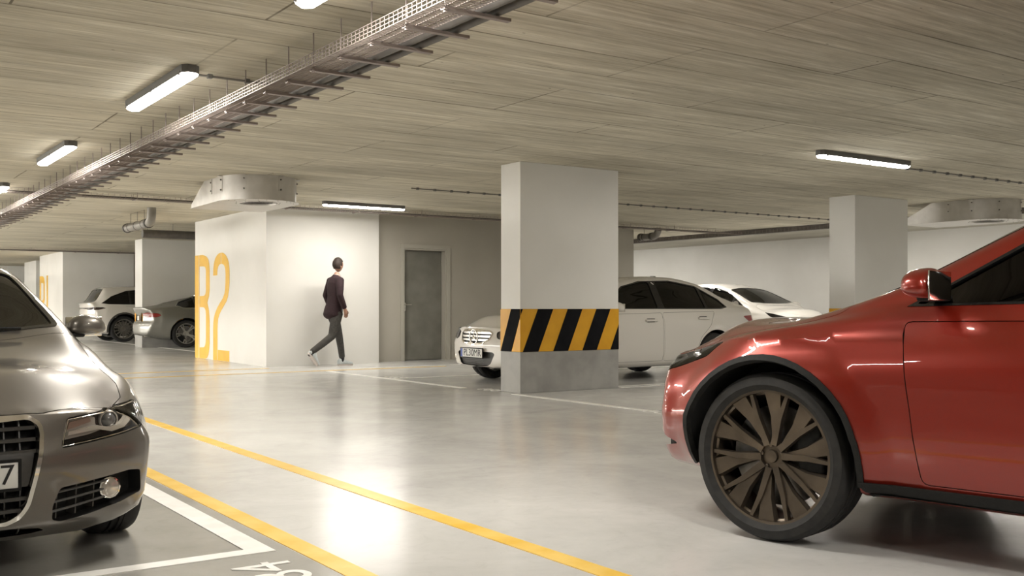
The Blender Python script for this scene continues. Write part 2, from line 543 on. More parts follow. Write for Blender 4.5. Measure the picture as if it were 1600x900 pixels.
# door: frame, leaf, closer-side shadow recess, handle
door = empty('door_1', ((DX0 + DX1) / 2, 16.8, 0)); door['kind'] = 'structure'
hw = (DX1 - DX0) / 2
f = MB()
f.box(-hw - .07, -hw, -.03, .0, 0, DZ + .07); f.box(hw, hw + .07, -.03, .0, 0, DZ + .07); f.box(-hw, hw, -.03, .0, DZ, DZ + .07)
f.box(-hw, -hw + .03, 0, .2, 0, DZ); f.box(hw - .03, hw, 0, .2, 0, DZ); f.box(-hw + .03, hw - .03, 0, .2, DZ - .03, DZ)
f.build('door_frame', M['door_frame'], door)
leaf = MB().rbox(-hw + .035, hw - .035, .13, .175, .008, DZ - .036, .003, 1).build('door_leaf', M['door_leaf'], door)
h = MB()
h.rbox(-hw + .07, -hw + .11, .122, .13, .93, 1.09, .003, 2)
h.tube([(-hw + .09, .13, 1.05), (-hw + .09, .085, 1.05), (-hw + .10, .078, 1.05), (-hw + .22, .078, 1.05)], .009, 10)
h.build('door_handle', M['chrome'], leaf, 40)
hg = MB()
for z in (.25, 1.05, 1.85):
    hg.cyl((hw - .04, .125, z - .05), (hw - .04, .125, z + .05), .009)
hg.build('hinge', M['chrome'], leaf, 40)

# ------------------------------------------------------------------ pillars with warning bands
def pillar(x0, x1, y0, y1, name_label, bands=True, mw='wall'):
    p = empty('pillar', ((x0 + x1) / 2, (y0 + y1) / 2, 0))
    tag(p, name_label, 'pillar', 'white concrete pillars')
    cx, cy = (x0 + x1) / 2, (y0 + y1) / 2
    MB().rbox(x0 - cx, x1 - cx, y0 - cy, y1 - cy, .48, CEIL, .004, 1).build('shaft', M[mw], p, 30)
    MB().rbox(x0 - cx - .002, x1 - cx + .002, y0 - cy - .002, y1 - cy + .002, 0, .48, .004, 1).build('base', M['base_grey'], p, 30)
    if not bands: return p
    zb, zt = .48, .98
    e = .004
    # yellow ground all round, black slanted stripes on top of it
    g = MB()
    for (a, b, c, d) in ((x0 - e, x1 + e, y0 - e, y0), (x0 - e, x1 + e, y1, y1 + e), (x0 - e, x0, y0, y1), (x1, x1 + e, y0, y1)):
        g.box(a - cx, b - cx, c - cy, d - cy, zb, zt)
    g.build('warning_band', M['stripe_yellow'], p, 30)
    st = MB()
    slant = .218
    def stripes(length, off, fn):
        """parallelograms clipped to 0..length; off = where the first black top edge starts"""
        t = off
        while t < length + slant + .3:
            poly = [(t, zt), (t + .222, zt), (t + .222 - slant, zb), (t - slant, zb)]
            poly = clip_x(clip_x(poly, 0, False), length, True)
            if len(poly) > 2:
                st.prism(poly, fn, 0, .0035)
            t += .44
        return
    stripes(x1 - x0, .25 - .44, lambda a, b, d: (x0 + a - cx, y0 - e - d - cy, b))
    stripes(y1 - y0, .402 - .18 - .44 + .0, lambda a, b, d: (x0 - e - d - cx, y1 - a - cy, b))
    stripes(x1 - x0, .1 - .44, lambda a, b, d: (x1 - a - cx, y1 + e + d - cy, b))
    stripes(y1 - y0, .1 - .44, lambda a, b, d: (x1 + e + d - cx, y0 + a - cy, b))
    st.build('black_stripe', M['stripe_black'], p, 30)
    return p

pillar(6.79, 8.274, 9.688, 10.09, 'wide white pillar with yellow and black warning band, in front of the white saloon')
pillar(12.95, 14.262, 9.72, 10.19, 'white pillar standing behind the bonnet of the orange red car')
pillar(6.79, 8.274, 25.952, 26.61, 'white pillar behind the tail of the grey parked saloon')
pillar(6.79, 8.274, 40.2, 42.6, 'distant pale pillar left of the painted B1 wall', mw='wall')

# ------------------------------------------------------------------ painted letters on the core walls
def letters(y_base, chars, labels):
    B = [(.0, 2.02), (.469, 2.019), (.68, 1.985), (.80, 1.93), (.87, 1.83), (.893, 1.717), (.893, 1.327), (.86, 1.22), (.80, 1.148), (.753, 1.085), (.80, 1.02), (.85, .937), (.88, .84), (.893, .727), (.893, .307), (.87, .2), (.82, .09), (.75, .03), (.659, .003), (.0, .003)]
    B1h = [(.275, 1.80), (.52, 1.795), (.60, 1.785), (.65, 1.76), (.678, 1.708), (.678, 1.33), (.655, 1.27), (.61, 1.235), (.54, 1.222), (.275, 1.218)]
    B2h = [(.275, 1.003), (.52, 1.0), (.60, .98), (.655, .94), (.678, .876), (.678, .40), (.655, .30), (.61, .245), (.54, .222), (.275, .21)]
    two = [(1.104, 1.60), (1.115, 1.74), (1.15, 1.83), (1.22, 1.92), (1.33, 1.98), (1.45, 2.01), (1.551, 2.018), (1.66, 2.01), (1.80, 1.965), (1.90, 1.90), (1.965, 1.83), (2.0, 1.73), (2.014, 1.597), (2.005, 1.44), (1.985, 1.32), (1.93, 1.20), (1.85, 1.11), (1.70, 1.02), (1.56, .94), (1.45, .86), (1.385, .78), (1.355, .68), (1.347, .556), (1.347, .20), (2.0, .20), (2.0, .003), (1.104, .003), (1.104, .60), (1.112, .70), (1.15, .80), (1.22, .89), (1.347, .995), (1.50, 1.085), (1.65, 1.165), (1.74, 1.25), (1.78, 1.33), (1.798, 1.45), (1.802, 1.60), (1.79, 1.70), (1.74, 1.765), (1.66, 1.80), (1.56, 1.81), (1.46, 1.80), (1.385, 1.76), (1.345, 1.70), (1.33, 1.60)]
    one = [(1.20, 2.02), (1.42, 2.02), (1.42, .003), (1.20, .003)]
    fn = lambda a, b, d: (6.3395 - d, y_base - a, b)
    mb = MB().prism(B, fn, 0, .004, holes=(B1h, B2h))
    o1 = mb.build('painted_letter', M['yellow'], None, 20)
    tag(o1, labels[0], 'painted letter')
    sl = MB().box(6.334, 6.3365, y_base - .262, y_base - .246, .003, 2.02)
    sl.build('stencil_gap', M['wall'], o1, 30)
    o2 = MB().prism(two if chars[1] == '2' else one, fn, 0, .004).build('painted_digit', M['yellow'], None, 20)
    tag(o2, labels[1], 'painted digit')
    if chars[1] == '2':
        m = MB().box(6.334, 6.3365, y_base - 1.565, y_base - 1.55, 1.81, 2.018)
        m.box(6.334, 6.3365, y_base - 1.352, y_base - 1.338, .003, .20)
        m.build('stencil_gap', M['wall'], o2, 30)

letters(20.308, 'B2', ('tall yellow stencilled letter B at the left edge of the white core wall', 'tall yellow stencilled digit 2 painted right of the B on the white wall'))
letters(36.87, 'B1', ('small distant yellow letter B painted on the far white core', 'small distant yellow digit 1 painted on the far white core'))

# ------------------------------------------------------------------ floor markings (each line a thing of its own)
def stripe(x0, x1, y0, y1, m, label, cat='floor line', name='floor_line', group=None, z=.003):
    o = MB().box(x0, x1, y0, y1, 0, z).build(name, M[m], None, 30)
    return tag(o, label, cat, group or 'painted lines on the floor')

stripe(2.42, 2.52, -6, 14.86, 'line_yellow', 'thinner looking yellow aisle line running on the right, out in the open floor')
stripe(1.645, 1.745, -6, 14.86, 'line_yellow', 'yellow aisle line directly beside the white bay line near the silver car')
stripe(-6, 8.9, 14.87, 14.95, 'line_yellow', 'yellow line across the aisle, the nearer of the two in front of the B2 wall')
stripe(-6, 6.2, 15.98, 16.05, 'line_yellow', 'yellow line across the aisle, the farther one meeting the foot of the B2 wall')
o = MB().box(1.475, 1.58, 4.0, 14.8, 0, .0034).box(-3.2, 1.475, 4.0, 4.085, 0, .0034).build('bay_outline', M['line_white'], None, 30)
tag(o, 'white bay outline with a sharp corner in front of the silver car', 'floor line', 'painted lines on the floor')
stripe(6.64, 6.73, 10.75, 14.75, 'line_white', 'white bay line running left of the wide pillar past the white saloon')
stripe(6.64, 6.73, 7.25, 9.66, 'line_white', 'white bay line running from the foot of the wide pillar to the right')
stripe(6.73, 12.5, 12.66, 12.75, 'line_white', 'white bay line on the far side of the white saloon')
stripe(6.73, 14.7, 15.12, 15.20, 'line_white', 'white line in front of the grey door wall')
stripe(8.3, 12.9, 9.84, 9.90, 'line_white', 'white bay line right of the wide pillar, the farther of the close pair')
stripe(8.3, 12.9, 9.66, 9.72, 'line_white', 'white bay line right of the wide pillar, the nearer of the close pair')
stripe(7.15, 7.24, 20.6, 33.0, 'line_white', 'white line on the floor behind the tails of the distant parked cars')

def floor_text(txt, x, y, rz, size, label):
    me = text_mesh(txt, size, .0015, 'bay_number')
    o = link('bay_number', me, M['line_white'], None, None, (x, y, .002), (0, 0, rz))
    return tag(o, label, 'bay number', 'bay numbers on the floor')

# ------------------------------------------------------------------ lamps
def make_lamp(L=1.6):
    """surface mounted batten lamp along local X, hanging under z = 0"""
    root = empty('ceiling_lamp')
    w, hh = .062, .055
    def outline(w, l, c):
        return [(-l + c, -w), (l - c, -w), (l, -w + c), (l, w - c), (l - c, w), (-l + c, w), (-l, w - c), (-l, -w + c)]
    m = MB()
    a = outline(w, L / 2, .035)
    m.prism(a, lambda x, y, d: (x, y, d), 0, -hh)
    m.build('housing', M['lamp_body'], root, 30)
    # diffuser: bevelled trough below the housing
    rings = [(w - .005, L / 2 - .005, -hh), (w - .008, L / 2 - .008, -hh - .012), (w - .020, L / 2 - .020, -hh - .024)]
    vs, fs = [], []
    for (ww, ll, z) in rings:
        vs += [(x, y, z) for x, y in outline(ww, ll, .035)]
    for i in range(2):
        for k in range(8):
            l = (k + 1) % 8
            fs.append((i * 8 + k, i * 8 + l, i * 8 + 8 + l, i * 8 + 8 + k))
    fs.append(list(range(16, 24)))
    fs.append(list(range(7, -1, -1)))
    MB().add(vs, fs).build('diffuser', M['lamp_glow'], root, 25)
    c = MB()
    for x in (-.5, 0, .5):
        for s in (-1, 1):
            c.box(x * L * .9 - .012, x * L * .9 + .012, s * w - .003 + (0 if s > 0 else -.003), s * w + .003 + (.003 if s > 0 else 0), -hh - .012, -hh + .015)
    c.build('clip', M['lamp_body'], root, 30)
    ld = bpy.data.lights.new('lamp_light', 'AREA')
    ld.shape = 'RECTANGLE'; ld.size = L - .08; ld.size_y = .09
    ld.energy = LAMP_WATT; ld.color = (1.0, .945, .86)
    lo = bpy.data.objects.new('lamp_light', ld); COL.objects.link(lo); lo.parent = root; lo.location = (0, 0, -hh - .028)
    return root

lamp0 = make_lamp()
used = [False]
def lamp(x, y, rz, label, group=None, k=1.0):
    o = copy_tree(lamp0) if used[0] else lamp0
    used[0] = True
    o.location = (x, y, CEIL)
    o.rotation_euler = (0, 0, rz)
    o.scale = (k, 1, 1)
    if 'group' in o: del o['group']
    tag(o, label, 'ceiling lamp', group or 'lit batten lamps under the ceiling')
    return o

lamp(2.2, 4.40, PI / 2, 'lit ceiling lamp cut by the top edge of the picture, left of the cable tray')
lamp(2.2, 7.92, PI / 2, 'largest lit ceiling lamp left of the cable tray')
lamp(2.2, 11.86, PI / 2, 'lit ceiling lamp farther along the aisle, above the roof of the silver car')
lamp(2.2, 16.1, PI / 2, 'small lit ceiling lamp at the left edge of the picture')
lamp(7.48, 15.1, 0, 'lit ceiling lamp in front of the white B2 core, above the walking person', k=.92)
lamp(9.74, 7.18, 0, 'lit ceiling lamp alone on the right, above the orange red car')
lamp(17.12, 17.55, PI / 2, 'lit lamp by the far right wall, the left one of two above the white saloon', k=.85)
lamp(17.2, 13.85, PI / 2, 'lit lamp by the far right wall, just left of the right pillar', k=.95)
# ------------------------------------------------------------------ car builder
def pchip(pts):
    pts = sorted(pts)
    X = [p[0] for p in pts]
    Y = [p[1] for p in pts]
    n = len(X)
    if n == 1:
        return lambda x: Y[0]
    h = [X[i + 1] - X[i] for i in range(n - 1)]
    d = [(Y[i + 1] - Y[i]) / h[i] for i in range(n - 1)]
    m = [0.0] * n
    m[0], m[-1] = d[0], d[-1]
    for i in range(1, n - 1):
        if d[i - 1] * d[i] > 0:
            w1, w2 = 2 * h[i] + h[i - 1], h[i] + 2 * h[i - 1]
            m[i] = (w1 + w2) / (w1 / d[i - 1] + w2 / d[i])
    def f(x):
        if x <= X[0]: return Y[0]
        if x >= X[-1]: return Y[-1]
        i = 0
        while x > X[i + 1]: i += 1
        t = (x - X[i]) / h[i]
        a, b = t * t * (3 - 2 * t), t * (1 - t) * (1 - t)
        c = t * t * (t - 1)
        return Y[i] * (1 - a) + Y[i + 1] * a + h[i] * (m[i] * b + m[i + 1] * c)
    return f

def cr(p0, p1, p2, p3, t):
    def tj(ti, a, b): return ti + max(1e-6, math.hypot(b[0] - a[0], b[1] - a[1])) ** 0.5
    t0 = 0.0; t1 = tj(t0, p0, p1); t2 = tj(t1, p1, p2); t3 = tj(t2, p2, p3)
    u = t1 + (t2 - t1) * t
    def L(a, b, ta, tb): return tuple(a[k] * (tb - u) / (tb - ta) + b[k] * (u - ta) / (tb - ta) for k in (0, 1))
    A1, A2, A3 = L(p0, p1, t0, t1), L(p1, p2, t1, t2), L(p2, p3, t2, t3)
    B1, B2 = L(A1, A2, t0, t2), L(A2, A3, t1, t3)
    return L(B1, B2, t1, t2)

SEG = [3, 2, 3, 5, 6, 8, 8, 6, 6]

class Car:
    def __init__(s, spec, paint, dens=0.05):
        s.sp = spec
        s.paint = paint
        s.F = {k: pchip(v) for k, v in spec['curves'].items()}
        s.fo, s.wb, s.ro = spec['fo'], spec['wb'], spec['ro']
        s.x0, s.x1 = -(s.wb + s.ro), s.fo
        s.R = spec['R']
        s.dens = dens
        s.root = None
        v, f = s.shell(0.0, s.x0, s.x1, True)
        s.bv, s.bf = v, f
        s.bvh = BVHTree.FromPolygons([Vector(p) for p in v], f)
        s.cutters = []
    def ctrl(s, x, inset):
        g = {k: fn(x) for k, fn in s.F.items()}
        zb, ws, wm, zm, wsh, zsh, wr, zr, zt = (g[k] for k in ('zb', 'ws', 'wm', 'zm', 'wsh', 'zsh', 'wr', 'zr', 'zt'))
        if inset:
            i = inset
            return [(0, zb + .18), (ws - .25, zb + .18), (ws - .2, zb + .24), (wm - .13, zm), (wm - i * 1.3, zm + (zsh - zm) * .55), (wsh - i * 1.1, zsh),
                    ((wsh + wr) / 2 - i * .9, (zsh + zr) / 2), (wr - i, zr - i * .8), (wr * .6, zr + (zt - zr) * .72 - i), (0, zt - i)]
        bul = 0.10 * max(0.0, zr - zsh) * 0.35
        return [(0, zb), (ws - .10, zb), (ws, zb + .06), (wm, zm), (wm, zm + (zsh - zm) * .5), (wsh, zsh),
                ((wsh + wr) / 2 + bul, (zsh + zr) / 2), (wr, zr), (wr * .6, zr + (zt - zr) * .75), (0, zt)]
    def half(s, x, inset):
        C = s.ctrl(x, inset)
        E = [(-C[1][0], C[1][1])] + C + [(-C[-2][0], C[-2][1])]
        out = []
        for i in range(len(C) - 1):
            for k in range(SEG[i]):
                out.append(cr(E[i], E[i + 1], E[i + 2], E[i + 3], k / SEG[i]))
        out.append(C[-1])
        return out
    def deform(s, p):
        x, y, z = p
        sp = s.sp
        a = abs(y) / sp['W']
        t = max(0.0, min(1.0, (x - (s.fo - sp.get('front_len', .75))) / sp.get('front_len', .75)))
        if t > 0:
            w = t * t * (3 - 2 * t)
            x += w * (-sp['front_curve'] * a ** sp.get('front_pow', 2.6) + s.F['front_prof'](z))
        t = max(0.0, min(1.0, ((s.x0 + .6) - x) / .6))
        if t > 0:
            w = t * t * (3 - 2 * t)
            x += w * (sp['rear_curve'] * a ** 2.6 + s.F['rear_prof'](z))
        # ridges along the flank
        if a > .6:
            for (za, zc_x, zd, amp, wd) in sp.get('creases', ()):
                zc = za + (x - zc_x) * zd
                q = (z - zc) / wd
                k = amp * math.exp(-abs(q) * 1.6) * min(1, (a - .6) * 5)
                y += k if y > 0 else -k
            for wx in (0.0, -s.wb):
                r = math.hypot(x - wx, z - s.R)
                R = s.R + sp.get('arch_gap', .045)
                if r < R + .11 and z < .95:
                    k = sp.get('flare', .014) * (1 - max(0, r - R) / .11) ** .6 * min(1, (a - .6) * 4)
                    y += k if y > 0 else -k
        return (x, y, z)
    def shell(s, inset, xa, xb, deform):
        r = 0.045 if not inset else 0.0
        n = max(8, int((xb - xa) / s.dens))
        if deform:
            xs = [xa + r + (xb - xa - 2 * r) * i / n for i in range(n + 1)]
        else:
            xs = [xa + (xb - xa) * i / n for i in range(n + 1)]
        rings = []
        for x in xs:
            h = s.half(x, inset)
            ring = [(x, y, z) for (y, z) in h] + [(x, -y, z) for (y, z) in reversed(h[1:-1])]
            rings.append(ring)
        def caps(ring, x, sg):
            out = []
            zc = (ring[0][2] + ring[len(ring) // 2][2]) / 2
            for k in (1, 2, 3, 4):
                a = k / 4 * PI / 2
                ins = r * (1 - math.cos(a))
                q = []
                for (px, py, pz) in ring:
                    dy, dz = -py, zc - pz
                    l = math.hypot(dy, dz) or 1
                    q.append((x + sg * r * math.sin(a), py + dy / l * min(ins, l * .5), pz + dz / l * min(ins, l * .5)))
                out.append(q)
            base = out[-1]
            for t in (.1, .22, .36, .52, .68, .84):
                out.append([(p[0], p[1] * (1 - t), p[2] + (zc - p[2]) * t) for p in base])
            return out, (x + sg * r, 0, zc)
        if deform:
            fr, cf = caps(rings[-1], xs[-1], 1)
            rr, cb = caps(rings[0], xs[0], -1)
            allr = rr[::-1] + rings + fr
        else:
            allr = rings
            cf = (xs[-1], 0, (rings[-1][0][2] + rings[-1][len(rings[-1]) // 2][2]) / 2)
            cb = (xs[0], 0, (rings[0][0][2] + rings[0][len(rings[0]) // 2][2]) / 2)
        m = len(allr[0])
        v = [p for ring in allr for p in ring] + [cb, cf]
        if deform:
            v = [s.deform(p) for p in v]
        f = []
        for i in range(len(allr) - 1):
            for k in range(m):
                l = (k + 1) % m
                f.append((i * m + k, i * m + l, (i + 1) * m + l, (i + 1) * m + k))
        e = (len(allr) - 1) * m
        ib, ia = len(v) - 2, len(v) - 1
        for k in range(m):
            l = (k + 1) % m
            f.append((ib, l, k))
            f.append((ia, e + k, e + l))
        return v, f
    # frames for projecting an outline on the body
    def frame(s, view):
        if view == 'L': d = Vector((0, -1, 0))
        elif view == 'F': d = Vector((-1, 0, 0))
        elif view == 'B': d = Vector((1, 0, 0))
        elif view == 'T': d = Vector((0, 0, -1))
        else:
            a = math.radians(view)      # 0 = seen from the front, 90 = from the left side, 180 = rear
            d = -Vector((math.cos(a), math.sin(a), 0))
        if view == 'T':
            u, v = Vector((1, 0, 0)), Vector((0, 1, 0))
        else:
            v = Vector((0, 0, 1))
            u = v.cross(-d)
        return d, u, v
    def pt3(s, p, view):
        if len(p) == 3: return Vector(p)
        if view == 'L': return Vector((p[0], 0, p[1]))
        if view in ('F', 'B'): return Vector((0, p[0], p[1]))
        return Vector((p[0], p[1], 0))
    def patch(s, poly, view, oa, ob, step=0.03, shrink=0.0, along=False, limit=None):
        """solid that follows the body under an outline; oa / ob: outer and inner offset (m)"""
        d, u, v = s.frame(view)
        P = [s.pt3(p, view) for p in poly]
        P = [Vector((q.dot(u), q.dot(v))) for q in P]
        area = sum(P[i].x * P[(i + 1) % len(P)].y - P[(i + 1) % len(P)].x * P[i].y for i in range(len(P)))
        if area < 0: P.reverse()
        if shrink:
            Q = []
            n = len(P)
            for i in range(n):
                a, b, c = P[i - 1], P[i], P[(i + 1) % n]
                e1 = (b - a); e2 = (c - b)
                if e1.length < 1e-7 or e2.length < 1e-7:
                    Q.append(b); continue
                e1.normalize(); e2.normalize()
                n1 = Vector((-e1.y, e1.x)); n2 = Vector((-e2.y, e2.x))
                nn = n1 + n2
                if nn.length < 1e-4: nn = n1
                nn.normalize()
                k = 1 / max(.4, nn.dot(n1))
                Q.append(b + nn * shrink * k)
            P = Q
        B = []
        for i in range(len(P)):
            a, b = P[i], P[(i + 1) % len(P)]
            m = max(1, int(math.ceil((b - a).length / step)))
            for k in range(m):
                B.append(a.lerp(b, k / m))
        # drop doubles
        B = [B[i] for i in range(len(B)) if (B[i] - B[i - 1]).length > 1e-5]
        nb = len(B)
        x0, x1 = min(p.x for p in B), max(p.x for p in B)
        y0, y1 = min(p.y for p in B), max(p.y for p in B)
        def inside(q):
            c = False
            for i in range(nb):
                a, b = B[i], B[i - 1]
                if (a.y > q.y) != (b.y > q.y) and q.x < (b.x - a.x) * (q.y - a.y) / (b.y - a.y) + a.x:
                    c = not c
            return c
        G = []
        ny = int((y1 - y0) / step) + 1
        nx = int((x1 - x0) / step) + 1
        for j in range(ny + 1):
            for i in range(nx + 1):
                q = Vector((x0 + (i + (0.5 if j % 2 else 0)) * step, y0 + j * step))
                if inside(q) and min((q - b).length_squared for b in B) > (step * .45) ** 2:
                    G.append(q)
        cv, ce, cf, ov, oe, of = geometry.delaunay_2d_cdt(B + G, [], [list(range(nb))], 1, 1e-6)
        pos, nor = [], []
        for q in cv:
            o = u * q.x + v * q.y - d * 6
            h = s.bvh.ray_cast(o, d)
            if h[0] is None:
                o2 = u * q.x + v * q.y + Vector((s.fo * .5 if view != 'B' else s.x0, 0, 0))
                h = s.bvh.find_nearest(u * q.x + v * q.y - d * .9)
            pos.append(Vector(h[0])); nor.append(Vector(h[1]))
        idx = {i: i for i in range(len(cv))}
        if along:
            A = [p - d * oa for p in pos]; Bv = [p - d * ob for p in pos]
        else:
            A = [p + n * oa for p, n in zip(pos, nor)]; Bv = [p + n * ob for p, n in zip(pos, nor)]
        mb = MB()
        it = {i: k for k, i in enumerate(range(len(cv)))}
        keys = list(range(len(cv)))
        class W:                       # tiny index carriers for slab()
            pass
        mb.slab(keys, cf, lambda i: A[i], lambda i: Bv[i])
        return mb
    def both(s, mb):
        r = MB()
        r.v = [(x, -y, z) for x, y, z in mb.v]
        r.f = [list(reversed(f)) for f in mb.f]
        return r
    def add(s, name, mb, m, sides='L', parent=None, smooth=35):
        """adds a part on the left (L), the right (R) or both sides (LR)"""
        out = []
        if 'L' in sides: out.append(mb.build(name, m, parent or s.root, smooth))
        if 'R' in sides: out.append(s.both(mb).build(name, m, parent or s.root, smooth))
        return out
    def cut(s, poly, view, depth, sides='L', m='gap', out=.06, step=.04, shrink=0):
        mb = s.patch(poly, view, out, -depth, step, along=True, shrink=shrink)
        if 'L' in sides: s.cutters.append((mb, m))
        if 'R' in sides: s.cutters.append((s.both(mb), m))
    def panel(s, name, poly, view, gap=.004, depth=.02, sides='L', m=None, step=.04, parent=None):
        """a separate body panel: the body is cut under it and the panel sits back in its hole with a gap"""
        s.cut(poly, view, depth, sides, 'gap', step=step)
        mb = s.patch(poly, view, 0.0, -depth * .8, step, shrink=gap)
        return s.add(name, mb, m or s.paint, sides, parent, 30)
    def finish_body(s, cabin=None):
        body = link('body', None)
        me = bpy.data.meshes.new('body')
        me.from_pydata(s.bv, [], s.bf)
        o = bpy.data.objects.new('body', me)
        bpy.data.objects.remove(body)
        COL.objects.link(o)
        me.materials.append(s.paint)
        bm = bmesh.new(); bm.from_mesh(me)
        bmesh.ops.recalc_face_normals(bm, faces=bm.faces)
        bm.to_mesh(me); bm.free()
        cuts = []
        if cabin:
            v, f = s.shell(.045, cabin[0], cabin[1], False)
            mb = MB(); mb.v = v; mb.f = f
            cuts.append((mb, 'cabin'))
        Ra = s.R + s.sp.get('arch_gap', .045)
        for wx in (0.0, -s.wb):
            for sg in (1, -1):
                mb = MB()
                w = s.sp['W']
                prof = [(0, 0), (Ra, 0), (Ra, .36), (0, .36)]
                T = Matrix.Translation((wx, (w - .28) if sg > 0 else -(w - .28) - .36, s.R))
                mb.lathe([(0.0001, 0), (Ra, 0), (Ra, .36), (.0001, .36)], 56, 'Y', T)
                cuts.append((mb, 'gap'))
        cuts += s.cutters
        for mb, mk in cuts:
            cme = mb.mesh('cut')
            bmq = bmesh.new(); bmq.from_mesh(cme)
            bmesh.ops.remove_doubles(bmq, verts=bmq.verts, dist=1e-5)
            bmesh.ops.recalc_face_normals(bmq, faces=bmq.faces)
            bmq.to_mesh(cme); bmq.free()
            cme.materials.append(M[mk])
            co = bpy.data.objects.new('cut', cme)
            COL.objects.link(co)
            md = o.modifiers.new('b', 'BOOLEAN')
            md.operation = 'DIFFERENCE'
            md.material_mode = 'TRANSFER'
            md.object = co
            n0 = len(o.data.polygons)
            for solver in ('MANIFOLD', 'EXACT'):
                md.solver = solver
                dg = bpy.context.evaluated_depsgraph_get()
                dg.update()
                nm = bpy.data.meshes.new_from_object(o.evaluated_get(dg))
                n1 = len(nm.polygons)
                ok = n1 > n0 * .7 and n1 != n0
                if ok: break
                bpy.data.meshes.remove(nm)
            o.modifiers.clear()
            if ok:
                old = o.data
                o.data = nm
                bpy.data.meshes.remove(old)
            else:
                print('BOOLEAN SKIPPED', s.sp['name'], mk, [round(q, 2) for q in cme.vertices[0].co], n0, n1)
            bpy.data.objects.remove(co)
            bpy.data.meshes.remove(cme)
        o.data.name = 'body'
        o.data.shade_smooth()
        o.data.set_sharp_from_angle(angle=math.radians(32))
        o.parent = s.root
        s.body = o
        return o

def make_wheel(style, R, rimR, width, rim_mat, parent, loc, side, spin=0.0):
    """tyre (the wheel itself) with rim, brake disc; outer face towards +y * side"""
    w = width / 2
    prof = [(rimR, -w * .8), (rimR + .02, -w * .92), (R * .86, -w * 1.0), (R * .95, -w * .94), (R * .985, -w * .78), (R, -w * .6), (R - .004, -w * .3),
            (R - .008, -w * .28), (R - .008, -w * .24), (R, -w * .22), (R, -.012), (R - .008, -.008), (R - .008, .008), (R, .012), (R, w * .22), (R - .008, w * .24), (R - .008, w * .28), (R - .004, w * .3),
            (R, w * .6), (R * .985, w * .78), (R * .95, w * .94), (R * .86, w * 1.0), (rimR + .02, w * .92), (rimR, w * .8)]
    t = MB().lathe(prof, 64, 'Y', closed=True)
    tyre = t.build('wheel', M['rubber'], parent, 40, loc=loc, rot=(0, 0, 0 if side > 0 else PI))
    tyre.rotation_euler = (0, spin, 0 if side > 0 else PI)
    rm = MB()
    fw = w * .82
    rm.lathe([(rimR + .012, fw + .004), (rimR + .012, fw - .012), (rimR - .012, fw - .03), (rimR - .03, -w * .2), (rimR - .02, -w * .7), (rimR + .005, -w * .8), (rimR, -w * .6), (rimR - .012, -w * .2), (rimR - .004, fw - .03), (rimR - .002, fw + .004)], 64, 'Y', closed=True)
    def spoke(a, r0, r1, w0, w1, y0, y1, th, skew=0.0):
        vs = []
        for (r, ww, yy, sk) in ((r0, w0, y0, 0), (r0 + (r1 - r0) * .55, w0 + (w1 - w0) * .5, y0 + (y1 - y0) * .3 + .006, skew * .5), (r1, w1, y1, skew)):
            ca, sa = math.cos(a + sk), math.sin(a + sk)
            for (q, dy) in ((-ww, -th), (ww, -th), (ww * .75, 0), (-ww * .75, 0)):
                vs.append((r * ca - q * sa, yy + dy, -(r * sa + q * ca)))
        fs = [(3, 2, 1, 0), (8, 9, 10, 11)]
        for b in (0, 4):
            for k in range(4):
                l = (k + 1) % 4
                fs.append((b + k, b + l, b + 4 + l, b + 4 + k))
        rm.add(vs, fs)
    yf = fw - .006
    if style == 'five':
        for k in range(5):
            for dlt in (-.13, .13):
                spoke(2 * PI * k / 5 + dlt * .5, .05, rimR - .005, .020, .016, yf - .045, yf - .002, .03, dlt * .6)
    elif style == 'seven':
        for k in range(7):
            spoke(2 * PI * k / 7, .05, rimR - .005, .032, .026, yf - .04, yf - .002, .03)
    elif style == 'multi':
        for k in range(15):
            spoke(2 * PI * k / 15, .09, rimR - .005, .008, .013, yf - .02, yf - .004, .02, .0)
        rm.lathe([(.155, yf - .012), (.155, yf - .03), (.142, yf - .03), (.142, yf - .012)], 48, 'Y', closed=True)
        rm.lathe([(.098, yf - .012), (.098, yf - .03), (.086, yf - .03), (.086, yf - .012)], 48, 'Y', closed=True)
    elif style == 'facet':
        for k in range(10):
            a = 2 * PI * k / 10
            spoke(a, .05, rimR - .004, .012, .05, yf - .03, yf - .004, .02, .16)
            spoke(a, .05, rimR - .004, .020, .010, yf - .018, yf + .002, .02, -.10)
    rm.lathe([(.0001, yf - .03), (.07, yf - .034), (.07, yf - .07), (.0001, yf - .07)], 24, 'Y')
    rm.lathe([(.0001, yf - .018), (.026, yf - .02), (.03, yf - .035), (.0001, yf - .04)], 20, 'Y')
    for k in range(5):
        a = 2 * PI * k / 5 + .3
        rm.lathe([(.0001, yf - .022), (.009, yf - .024), (.009, yf - .04), (.0001, yf - .04)], 8, 'Y', Matrix.Translation((.05 * math.cos(a), 0, .05 * math.sin(a))))
    rm.build('rim', rim_mat, tyre, 30)
    dm = MB().lathe([(.0001, 0), (rimR * .78, 0), (rimR * .78, -.025), (.0001, -.025)], 48, 'Y')
    dm.build('brake_disc', M['disc'], tyre, 30, loc=(0, w * .1, 0))
    cm = MB().rbox(-.06, .06, -.03, .05, -.12, .12, .015)
    cm.build('brake_caliper', M['black'], tyre, 30, loc=(-rimR * .62, w * .1, .02))
    return tyre

